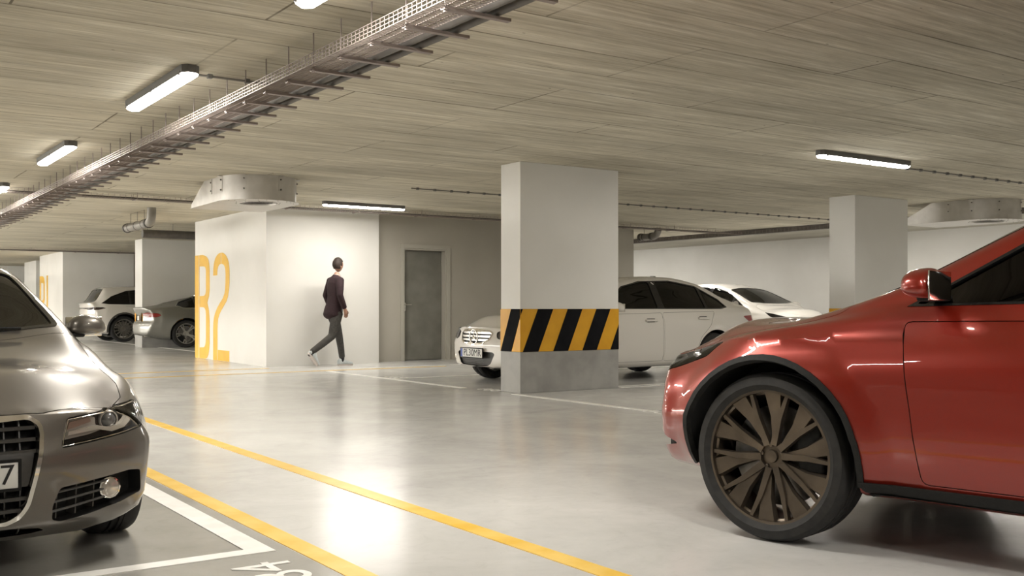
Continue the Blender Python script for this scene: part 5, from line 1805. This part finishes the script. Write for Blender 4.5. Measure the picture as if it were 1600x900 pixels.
def clip_conduit(x0, x1, y, label, z=CEIL):
    t = empty('conduit', ((x0 + x1) / 2, y, z)); tag(t, label, 'conduit')
    cx = (x0 + x1) / 2
    MB().cyl((x0 - cx, 0, -.016), (x1 - cx, 0, -.016), .009, n=8).build('tube', M['pipe_grey'], t, 40)
    m = MB()
    k = int((x1 - x0) / .28)
    for i in range(k + 1):
        x = x0 + .1 + i * .28 - cx
        m.rbox(x - .018, x + .018, -.018, .018, -.032, 0, .004, 1)
    m.build('clip', M['lamp_body'], t, 30)
    return t
clip_conduit(7.0, 16.8, 12.66, 'thin clipped conduit crossing the ceiling behind the wide pillar')
clip_conduit(10.55, 20.0, 7.46, 'thin clipped conduit running right from the lone ceiling lamp')
clip_conduit(2.3, 2.9, 7.35, 'short thin conduit from the large left lamp towards the cable tray')

# ------------------------------------------------------------------ ceiling jet fans
def jet_fan(x, y, label):
    root = empty('jet_fan', (x, y, CEIL)); tag(root, label, 'ventilation fan', 'ventilation fans under the ceiling')
    r, zb, L = .50, -.315, 1.2
    # plan outline: half round towards -Y, straight sides to +Y
    pl = arc(0, 0, r, PI, 2 * PI, 28)[0:] 
    top_cut = L - .55
    vs, fs = [], []
    n = len(pl)
    outer = [(a, b) for a, b in pl]                       # from (-r,0) round the front to (r,0)
    # side shell
    m = MB()
    sec = [(-r, L, zb, zb + .05), (-r, top_cut, zb, 0)] + [(a, b, zb, 0) for a, b in outer] + [(r, top_cut, zb, 0), (r, L, zb, zb + .05)]
    for (a, b, z0, z1) in sec:
        vs.append((a, b, z0)); vs.append((a, b, z1))
    for i in range(len(sec) - 1):
        fs.append((2 * i, 2 * i + 2, 2 * i + 3, 2 * i + 1))
    # sloping top of the outlet
    k = len(sec)
    fs.append((1, 3, 2 * (k - 2) + 1, 2 * (k - 1) + 1))
    m.add(vs, fs)
    o = m.build('housing', M['galv'], root, 30, fix=True)
    sd = o.modifiers.new('s', 'SOLIDIFY'); sd.thickness = .004; sd.offset = -1
    nm = bpy.data.meshes.new_from_object(o.evaluated_get(bpy.context.evaluated_depsgraph_get()))
    o.modifiers.clear(); o.data = nm; nm.shade_smooth(); nm.set_sharp_from_angle(angle=math.radians(30))
    # bottom plate with round inlet, slightly wider than the shell
    e = .035
    bp = [(-r - e * .3, L + .01)] + [(a * (1 + e / r), b * (1 + e / r)) for a, b in outer] + [(r + e * .3, L + .01)]
    hole = arc(.0, -.02, .235, 0, 2 * PI, 36)[:-1]
    MB().prism(bp, lambda a, b, d: (a, b, d), zb - .006, zb, holes=(hole,)).build('bottom_plate', M['galv'], root, 30)
    g = MB()
    g.lathe([(.235, zb - .008), (.25, zb - .008), (.25, zb - .014), (.232, zb - .014), (.20, zb + .12), (.205, zb + .12)], 40, 'Z', Matrix.Translation((0, -.02, 0)), closed=True)
    g.build('inlet_ring', M['galv'], root, 40)
    g = MB()
    for q in (.06, .11, .16, .21):
        g.tube([(q * math.cos(a * PI / 16), -.02 + q * math.sin(a * PI / 16), zb + .005) for a in range(32)], .003, 5, closed=True)
    for a in range(4):
        c, s = math.cos(a * PI / 4), math.sin(a * PI / 4)
        g.cyl((-.23 * c, -.02 - .23 * s, zb + .005), (.23 * c, -.02 + .23 * s, zb + .005), .003, n=5)
    g.build('inlet_grille', M['pipe_dark'], root, 40)
    fan = MB()
    fan.lathe([(.0001, zb + .03), (.07, zb + .04), (.075, zb + .14), (.0001, zb + .14)], 20, 'Z', Matrix.Translation((0, -.02, 0)))
    for a in range(7):
        T = Matrix.Translation((0, -.02, zb + .09)) @ Matrix.Rotation(a * 2 * PI / 7, 4, 'Z') @ Matrix.Rotation(.6, 4, 'X')
        fan.box(.06, .195, -.03, .03, -.002, .002, T)
    fan.build('impeller', M['lamp_body'], root, 30)
    # brackets with bolts
    for a in (-PI * .97, -PI * .72, -PI * .42, -PI * .1):
        T = Matrix.Translation((r * math.cos(a), r * math.sin(a), 0)) @ Matrix.Rotation(a, 4, 'Z')
        b = MB().box(.0, .002, -.025, .025, -.20, -.002, T).box(.0, .05, -.03, .03, -.008, -.002, T).build('bracket', M['galv'], root, 30)
        bo = MB()
        for z in (-.05, -.18):
            bo.lathe([(.0001, .012), (.010, .012), (.010, 0), (.0001, 0)], 6, 'Z', T @ Matrix.Translation((.006, 0, z)) @ Matrix.Rotation(PI / 2, 4, 'Y'))
        bo.build('bolt', M['pipe_dark'], b, 30)
    for yy in (.35,):
        for sx in (-1, 1):
            b = MB().box(sx * r - .006, sx * r + .006, yy - .03, yy + .03, -.2, 0).build('bracket', M['galv'], root, 30)
            bo = MB()
            for z in (-.05, -.16):
                bo.lathe([(.0001, .014), (.010, .014), (.010, 0), (.0001, 0)], 6, 'Z', Matrix.Translation((sx * r, yy, z)) @ Matrix.Rotation(sx * PI / 2, 4, 'Y'))
            bo.build('bolt', M['pipe_dark'], b, 30)
    rv = MB()
    for i in range(9):
        q = outer[3 + int(i * 2.7)]
        rv.lathe([(.0001, -.004), (.007, -.004), (.007, 0), (.0001, 0)], 8, 'Z', Matrix.Translation((q[0] * .93, q[1] * .93, zb - .006)))
    for i in range(10):
        a = i * 2 * PI / 10
        rv.lathe([(.0001, -.004), (.007, -.004), (.007, 0), (.0001, 0)], 8, 'Z', Matrix.Translation((.29 * math.cos(a), -.02 + .29 * math.sin(a), zb - .006)))
    rv.build('rivet', M['pipe_dark'], root, 30)
    return root
jet_fan(4.88, 13.0, 'silver round nosed ventilation fan under the ceiling above the B2 corner')
jet_fan(15.52, 9.15, 'silver ventilation fan under the ceiling right of the right pillar')

# ------------------------------------------------------------------ drain pipes
def drain(x, y, z, y1, label):
    t = empty('drain_pipe', (x, y, CEIL)); tag(t, label, 'drain pipe')
    r = .075
    zc = z - CEIL
    pts = [(0, 0, 0), (0, 0, zc + .18)] + [(0, .16 - .16 * math.cos(a), zc + .16 - .16 * math.sin(a)) for a in [i * PI / 12 for i in range(1, 7)]]
    MB().tube(pts, r, 18).build('elbow', M['pipe_grey'], t, 50)
    MB().tube([(0, .16, zc), (0, y1 - y, zc)], r, 18).build('tube', M['pipe_grey'], t, 50)
    m = MB()
    for q in (.2, y1 - y):
        m.lathe([(r, -.03), (r + .012, -.03), (r + .012, .03), (r, .03)], 20, 'Z', Matrix.Translation((0, q, zc)) @ Matrix.Rotation(PI / 2, 4, 'X'), closed=True)
    m.build('collar', M['pipe_dark'], t, 40)
    m = MB()
    q = .45
    while q < y1 - y:
        m.cyl((0, q, zc + r), (0, q, 0), .004, n=6)
        m.lathe([(r + .001, -.012), (r + .005, -.012), (r + .005, .012), (r + .001, .012)], 18, 'Z', Matrix.Translation((0, q, zc)) @ Matrix.Rotation(PI / 2, 4, 'X'), closed=True)
        q += .45
    m.build('hanger', M['pipe_dark'], t, 30)
    return t
drain(4.80, 17.75, 2.44, 19.35, 'grey drain pipe dropping from the ceiling and turning level, left of the B2 core')
drain(14.95, 16.2, 2.52, 16.75, 'short grey drain pipe elbow at the right end of the door wall')
t = empty('drain_pipe', (5.6, 21.0, CEIL)); tag(t, 'thick dark horizontal pipe behind the B2 core, left of its edge', 'drain pipe')
MB().cyl((-.10, 0, -.22), (3.2, 0, -.22), .085, n=18).build('tube', M['pipe_dark'], t, 50)
m = MB()
for x in (.0, .5, 1.1, 1.8, 2.5):
    m.cyl((x, 0, -.14), (x, 0, 0), .004, n=6)
m.build('hanger', M['pipe_dark'], t, 30)

# ------------------------------------------------------------------ the cars
def place(fn, name, x, y, rz, label, k=1.0):
    root = empty(name, (0, 0, 0), 0, label, 'car')
    c = fn(root)
    root.location = (x, y, 0)
    root.rotation_euler = (0, 0, rz)
    root.scale = (k, k, k)
    return c

place(silver_sedan, 'car', .398, 4.774, -1.5357, 'warm silver grey saloon close on the left, its front corner facing the camera', .8763)
place(white_saloon, 'car', 7.95, 11.28, PI, 'white saloon parked behind the wide pillar with plate PL30MR')
place(white_hatchback, 'car', 18.1, 15.4, -1.583, 'white hatchback parked behind the white saloon, facing the other way', 1.0)
place(grey_fastback, 'car', 10.62, 26.2, -.05, 'grey green saloon with red tail lamp seen from behind, left of the B2 letters')
place(white_suv, 'car', 10.35, 31.5, .03, 'white sport utility car with dark spoked wheel, farthest left')
place(red_crossover, 'car', 4.28, 3.15, math.radians(101), 'orange red car passing close on the right')

floor_text('184', 1.455, 3.60, PI / 2, .33, 'white bay number on the floor at the corner of the silver car bay')
floor_text('165', 6.9, 12.95, -PI / 2, .30, 'small white bay number on the floor left of the white saloon')
floor_text('166', 6.80, 10.33, -PI / 2, .30, 'small white bay number on the floor at the left foot of the wide pillar')
floor_text('164', 6.70, 7.18, -PI / 2, .34, 'white bay number on the floor between the wide pillar and the red car')
# ------------------------------------------------------------------ the walking person
def skin(name, verts, edges, radii, m, parent, sub=2, root=0):
    me = bpy.data.meshes.new(name)
    me.from_pydata(verts, edges, [])
    o = bpy.data.objects.new(name, me)
    COL.objects.link(o)
    sk = o.modifiers.new('skin', 'SKIN')
    sk.use_smooth_shade = True
    for i, r in enumerate(radii):
        rr = r if isinstance(r, tuple) else (r, r)
        me.skin_vertices[0].data[i].radius = rr
        me.skin_vertices[0].data[i].use_root = (i == root)
    su = o.modifiers.new('sub', 'SUBSURF'); su.levels = sub; su.render_levels = sub
    dg = bpy.context.evaluated_depsgraph_get()
    nm = bpy.data.meshes.new_from_object(o.evaluated_get(dg))
    bpy.data.objects.remove(o); bpy.data.meshes.remove(me)
    nm.name = name
    q = link(name, nm, m, parent)
    nm.materials.clear(); nm.materials.append(m)
    nm.shade_smooth()
    return q

def blob(name, segs, m, parent, voxel=.011, smooth=6):
    """tapered tubes (points, radii; a radius may be (depth, width)) fused into one skin"""
    mb = MB()
    n = 20
    for pts, rad in segs:
        P = [Vector(p) for p in pts]
        Rr = [r if isinstance(r, tuple) else (r, r) for r in rad]
        vs, fs, rings = [], [], []
        for i, p in enumerate(P):
            t = (P[min(i + 1, len(P) - 1)] - P[max(i - 1, 0)]).normalized()
            w = Vector((0, 1, 0)); w = (w - t * w.dot(t)).normalized()
            u = w.cross(t)
            def ring(c, k):
                return [c + u * math.cos(2 * PI * j / n) * Rr[i][0] * k + w * math.sin(2 * PI * j / n) * Rr[i][1] * k for j in range(n)]
            if i == 0:
                for q in (80, 50, 25):
                    a = math.radians(q); rings.append(ring(p - t * min(Rr[i]) * math.sin(a) * .6, math.cos(a)))
            rings.append(ring(p, 1))
            if i == len(P) - 1:
                for q in (25, 50, 80):
                    a = math.radians(q); rings.append(ring(p + t * min(Rr[i]) * math.sin(a) * .6, math.cos(a)))
        vs = [q for r in rings for q in r]
        for i in range(len(rings) - 1):
            for j in range(n):
                l = (j + 1) % n
                fs.append((i * n + j, i * n + l, (i + 1) * n + l, (i + 1) * n + j))
        fs.append(list(range(n))[::-1]); fs.append([(len(rings) - 1) * n + j for j in range(n)])
        mb.add(vs, fs)
    o = link(name, mb.mesh(name), m, None)
    r = o.modifiers.new('r', 'REMESH'); r.mode = 'VOXEL'; r.voxel_size = voxel; r.use_smooth_shade = True
    k = o.modifiers.new('s', 'SMOOTH'); k.factor = .5; k.iterations = smooth
    dg = bpy.context.evaluated_depsgraph_get()
    nm = bpy.data.meshes.new_from_object(o.evaluated_get(dg))
    old = o.data
    o.modifiers.clear(); o.data = nm; bpy.data.meshes.remove(old)
    nm.name = name
    nm.materials.clear(); nm.materials.append(m)
    nm.shade_smooth()
    o.parent = parent
    return o

M['skin'] = noisy(mat('skin', (0.42, 0.24, 0.17), 0.55), (0.38, 0.215, 0.15), (0.45, 0.26, 0.185), nscale=12)
M['hair'] = noisy(mat('dark brown hair', (0.05, 0.028, 0.018), 0.7), (0.016, 0.009, 0.006), (0.03, 0.017, 0.011), scale=(1, 1, .2), nscale=60)
M['jacket'] = noisy(mat('dark burgundy jacket cloth', (0.045, 0.016, 0.022), 0.85), (0.018, 0.006, 0.009), (0.028, 0.010, 0.014), nscale=40)
M['trousers'] = noisy(mat('grey trousers cloth', (0.075, 0.07, 0.064), 0.85), (0.04, 0.037, 0.034), (0.06, 0.056, 0.051), nscale=30)
M['shoe'] = noisy(mat('pale blue grey shoe', (0.5, 0.54, 0.55), 0.6), (0.46, 0.50, 0.51), (0.56, 0.60, 0.61), nscale=20)
M['shirt'] = mat('pale shirt collar', (0.5, 0.45, 0.42), 0.7)
M['sock'] = mat('dark sock', (0.02, 0.018, 0.018), 0.9)

def walking_person(x, y, rz):
    """local +x is the walking direction, +y the left side"""
    root = empty('person', (x, y, 0), rz, 'person in a dark burgundy jacket, grey trousers and pale shoes walking past the white core', 'person')
    H = 1.0
    pel = (.03, 0, .97)
    # joints
    hipL, hipR = (.03, .095, .93), (.03, -.095, .93)
    knL, anL = (.15, .10, .52), (.215, .10, .105)                 # leading leg: left, nearly straight
    knR, anR = (-.08, -.10, .50), (-.47, -.10, .235)               # trailing leg: right, heel up
    sp1, sp2, ch, nk, hd = (.03, 0, 1.10), (.04, 0, 1.25), (.045, 0, 1.40), (.06, 0, 1.545), (.075, 0, 1.60)
    shL, shR = (.045, .19, 1.47), (.035, -.19, 1.47)
    elL, wrL = (-.03, .235, 1.20), (.07, .225, .97)                 # left arm swings back slightly
    elR, wrR = (.0, -.245, 1.20), (.10, -.225, .97)
    V = [pel, sp1, sp2, ch, nk, hd, shL, elL, wrL, shR, elR, wrR, hipL, knL, anL, hipR, knR, anR]
    R = [(.10, .12), (.085, .10), (.09, .11), (.085, .11), .052, .052, .045, .038, .028, .045, .038, .028, .088, .058, .042, .088, .058, .042]
    E = [(0, 1), (1, 2), (2, 3), (3, 4), (4, 5), (3, 6), (6, 7), (7, 8), (3, 9), (9, 10), (10, 11), (0, 12), (12, 13), (13, 14), (0, 15), (15, 16), (16, 17)]
    # hands rooted in the wrist: palm and five fingers each, one continuous skin with the body
    def hand(wi, side):
        w = Vector(V[wi]); el = Vector(V[wi - 1])
        d = (w - el).normalized()
        d = (d * .7 + Vector((0, 0, -1)) * .5).normalized()
        fwd = Vector((1, 0, 0)); fwd = (fwd - d * fwd.dot(d)).normalized()
        inn = Vector((0, -side, 0)); inn = (inn - d * inn.dot(d)).normalized()
        palm = w + d * .055
        V.append(tuple(palm)); R.append((.022, .036)); E.append((wi, len(V) - 1)); pi = len(V) - 1
        for k, (o, L) in enumerate(((.028, .070), (.010, .080), (-.009, .074), (-.027, .058))):
            b = palm + d * .035 + fwd * o
            V.append(tuple(b)); R.append(.0095); E.append((pi, len(V) - 1))
            m = b + d * L * .5 + inn * .008
            V.append(tuple(m)); R.append(.0088); E.append((len(V) - 2, len(V) - 1))
            t = m + d * L * .35 + inn * L * .35
            V.append(tuple(t)); R.append(.0075); E.append((len(V) - 2, len(V) - 1))
        b = palm - d * .012 + fwd * .036
        V.append(tuple(b)); R.append(.011); E.append((pi, len(V) - 1))
        m = b + d * .030 + fwd * .016 + inn * .010
        V.append(tuple(m)); R.append(.010); E.append((len(V) - 2, len(V) - 1))
        t = m + d * .028 + inn * .012
        V.append(tuple(t)); R.append(.008); E.append((len(V) - 2, len(V) - 1))
    hand(8, 1); hand(11, -1)
    body = skin('body', V, E, R, M['skin'], root, 2)
    # head as a shaped surface: skull, face, nose, chin, ears
    hm = bmesh.new()
    bmesh.ops.create_uvsphere(hm, u_segments=36, v_segments=26, radius=1.0)
    for v in hm.verts:
        x_, y_, z_ = v.co
        X = x_ * .098; Y = y_ * .077; Z = z_ * .118
        if z_ < 0:
            t = -z_
            Y *= 1 - .30 * t ** 1.5
            if x_ < 0: X *= 1 - .45 * t                        # nape
            else: X *= 1 - .08 * t
        if x_ > 0.2:
            X += .020 * math.exp(-((z_ + .12) / .16) ** 2 - (y_ / .16) ** 2)      # nose
            X -= .007 * math.exp(-((z_ - .08) / .10) ** 2 - ((abs(y_) - .33) / .16) ** 2)  # eye sockets
            X += .005 * math.exp(-((z_ - .25) / .10) ** 2 - (y_ / .5) ** 2)       # brow
            X += .006 * math.exp(-((z_ + .50) / .09) ** 2 - (y_ / .22) ** 2)      # mouth
            X += .010 * math.exp(-((z_ + .85) / .14) ** 2 - (y_ / .30) ** 2)      # chin
        v.co = (X, Y, Z)
    me = bpy.data.meshes.new('head'); hm.to_mesh(me); hm.free()
    hc = Vector((.085, 0, 1.715))
    RZ = Matrix.Rotation(.35, 4, 'Z')
    me.transform(Matrix.Translation(hc) @ RZ)
    bmj = bmesh.new(); bmj.from_mesh(body.data); bmj.from_mesh(me); bmj.to_mesh(body.data); bmj.free(); body.data.shade_smooth(); bpy.data.meshes.remove(me)
    head = body
    for sg in (1, -1):
        e = MB()
        pts = [(.0 + .018 * math.cos(a), 0, .030 * math.sin(a)) for a in [i * PI / 8 for i in range(16)]]
        e.tube(pts, .006, 6, closed=True, ); e.rbox(-.012, .010, -.004, .004, -.022, .022, .003, 2)
        em = e.mesh('ear'); em.transform(Matrix.Translation(hc) @ RZ @ Matrix.Translation((-.008, sg * .077, -.008)))
        link('ear', em, M['skin'], head, 60)
        ey = MB().lathe([(.0001, -.010), (.007, -.007), (.010, 0), (.007, .007), (.0001, .010)], 12, 'Z')
        em = ey.mesh('eye'); em.transform(Matrix.Translation(hc) @ RZ @ Matrix.Translation((.081, sg * .028, .008)))
        link('eye', em, M['shirt'], head, 60)
    # hair: cap over the skull, short sides
    hm = bmesh.new()
    bmesh.ops.create_uvsphere(hm, u_segments=32, v_segments=22, radius=1.0)
    kill = []
    for v in hm.verts:
        x_, y_, z_ = v.co
        lim = -.62 if x_ < -.1 else (-.15 if x_ < .25 else .40)
        X, Y, Z = x_ * .107, y_ * .086, z_ * .128
        X += random.uniform(-.0015, .0015); Z += random.uniform(-.0015, .0015)
        if z_ < 0 and x_ < 0: X *= 1 - .35 * -z_
        if x_ > 0: X *= .97
        v.co = (X, Y, Z + .003)
        if z_ < lim: kill.append(v)
    bmesh.ops.delete(hm, geom=kill, context='VERTS')
    me = bpy.data.meshes.new('hair'); hm.to_mesh(me); hm.free()
    me.transform(Matrix.Translation(hc) @ RZ)
    ha = link('hair', me, M['hair'], root, 60)
    so = ha.modifiers.new('s', 'SOLIDIFY'); so.thickness = .012; so.offset = -1
    blob('trousers', [
        ([(.03, 0, 1.02), (.03, 0, .95), (.02, 0, .86)], [(.115, .155), (.125, .165), (.12, .17)]),
        ([(.02, .09, .90), (.09, .10, .72), (.15, .10, .52), (.185, .10, .32), (.208, .10, .15)], [.105, .088, .066, .058, .052]),
        ([(.02, -.09, .90), (-.02, -.10, .72), (-.08, -.10, .51), (-.26, -.10, .38), (-.43, -.10, .265)], [.105, .088, .068, .060, .052])], M['trousers'], root)
    blob('jacket', [
        ([(-.015, 0, .87), (-.005, 0, .95), (.015, 0, 1.06), (.03, 0, 1.18), (.035, 0, 1.31), (.035, 0, 1.41), (.04, 0, 1.475), (.05, 0, 1.52)],
         [(.155, .195), (.145, .185), (.125, .17), (.12, .165), (.13, .185), (.122, .195), (.095, .165), (.066, .080)]),
        ([(.04, .10, 1.47), (.035, .17, 1.45), (.015, .215, 1.34), (-.03, .235, 1.20), (.02, .235, 1.08), (.06, .228, .995)], [.06, .074, .066, .056, .050, .044]),
        ([(.04, -.10, 1.47), (.035, -.17, 1.45), (.015, -.215, 1.34), (0, -.245, 1.20), (.05, -.24, 1.08), (.09, -.23, .995)], [.06, .074, .066, .056, .050, .044])], M['jacket'], root)
    c = MB().lathe([(.058, 1.50), (.064, 1.50), (.062, 1.555), (.056, 1.555)], 24, 'Z', Matrix.Translation((.062, 0, 0)), closed=True)
    c.build('collar', M['shirt'], root, 40)
    # shoes: sole and upper, leading foot flat, trailing foot on its toes
    def shoe(ankle, pitch, dz):
        T = Matrix.Translation((ankle[0], ankle[1], dz)) @ Matrix.Rotation(pitch, 4, 'Y')
        prof = [(-.075, .036, .075), (-.05, .042, .105), (0.0, .044, .11), (.05, .045, .085), (.10, .050, .062), (.15, .047, .048), (.195, .030, .036)]
        vs, fs = [], []
        n = 14
        for (xx, w, h) in prof:
            for k in range(n):
                a = 2 * PI * k / n
                yy = w * math.copysign(abs(math.cos(a)) ** .7, math.cos(a)); zz = h / 2 + h / 2 * math.copysign(abs(math.sin(a)) ** .7, math.sin(a))
                if zz > h * .5: yy *= .85
                vs.append((xx, yy, zz))
        for i in range(len(prof) - 1):
            for k in range(n):
                l = (k + 1) % n
                fs.append((i * n + k, i * n + l, (i + 1) * n + l, (i + 1) * n + k))
        fs.append(list(range(n))); fs.append([(len(prof) - 1) * n + k for k in range(n)])
        u = MB().add(vs, fs, T).build('shoe', M['shoe'], root, 60)
        so = [( -.08, .0), (-.07, .036), (0, .044), (.10, .052), (.17, .044), (.205, .012), (.205, -.012), (.17, -.044), (.10, -.052), (0, -.044), (-.07, -.036)]
        MB().prism(rounded(so, .01), lambda a, b, d: T @ Vector((a, b, d)), -.022, .006).build('sole', M['shirt'], u, 40)
        a0 = Vector(ankle)
        return u
    shoe((.205, .10), 0.0, .022)
    shoe((-.455, -.10), math.radians(52), .19)
    MB().tube([(.206, .10, .07), (.21, .10, .19)], [.040, .044], 14).build('sock', M['sock'], root, 50)
    MB().tube([(-.478, -.10, .185), (-.40, -.10, .285)], [.040, .044], 14).build('sock', M['sock'], root, 50)
    return root
walking_person(7.31, 15.93, .02)

# ------------------------------------------------------------------ every loose piece of a small fitting becomes a part of its own
def split_loose(o, limit=40):
    me = o.data
    n = len(me.vertices)
    par = list(range(n))
    def find(a):
        while par[a] != a:
            par[a] = par[par[a]]
            a = par[a]
        return a
    for e in me.edges:
        a, b = find(e.vertices[0]), find(e.vertices[1])
        if a != b: par[a] = b
    groups = {}
    for p in me.polygons:
        groups.setdefault(find(p.vertices[0]), []).append(p.index)
    if not (1 < len(groups) <= limit): return
    keys = list(groups)
    for gi, k in enumerate(keys):
        vid, vs, fs = {}, [], []
        for pi in groups[k]:
            f = []
            for v in me.polygons[pi].vertices:
                if v not in vid:
                    vid[v] = len(vs); vs.append(tuple(me.vertices[v].co))
                f.append(vid[v])
            fs.append(f)
        nm = bpy.data.meshes.new(me.name)
        nm.from_pydata(vs, [], fs)
        for m in me.materials: nm.materials.append(m)
        nm.shade_smooth(); nm.set_sharp_from_angle(angle=math.radians(35))
        if gi == 0:
            first = nm
        else:
            c = o.copy(); c.data = nm; COL.objects.link(c)
    o.data = first

SPLIT = ('clip', 'bolt', 'rivet', 'hanger', 'grille_slat', 'grille_bar', 'grille_louvre', 'vent_slat', 'vent_divider', 'hinge', 'wiper', 'projector', 'projector_ring', 'mesh_bar', 'intake_bar', 'collar', 'bracket', 'black_stripe', 'stencil_gap', 'inlet_grille')
for o in list(bpy.data.objects):
    if o.type == 'MESH' and o.name.split('.')[0] in SPLIT and o.parent is not None:
        split_loose(o)
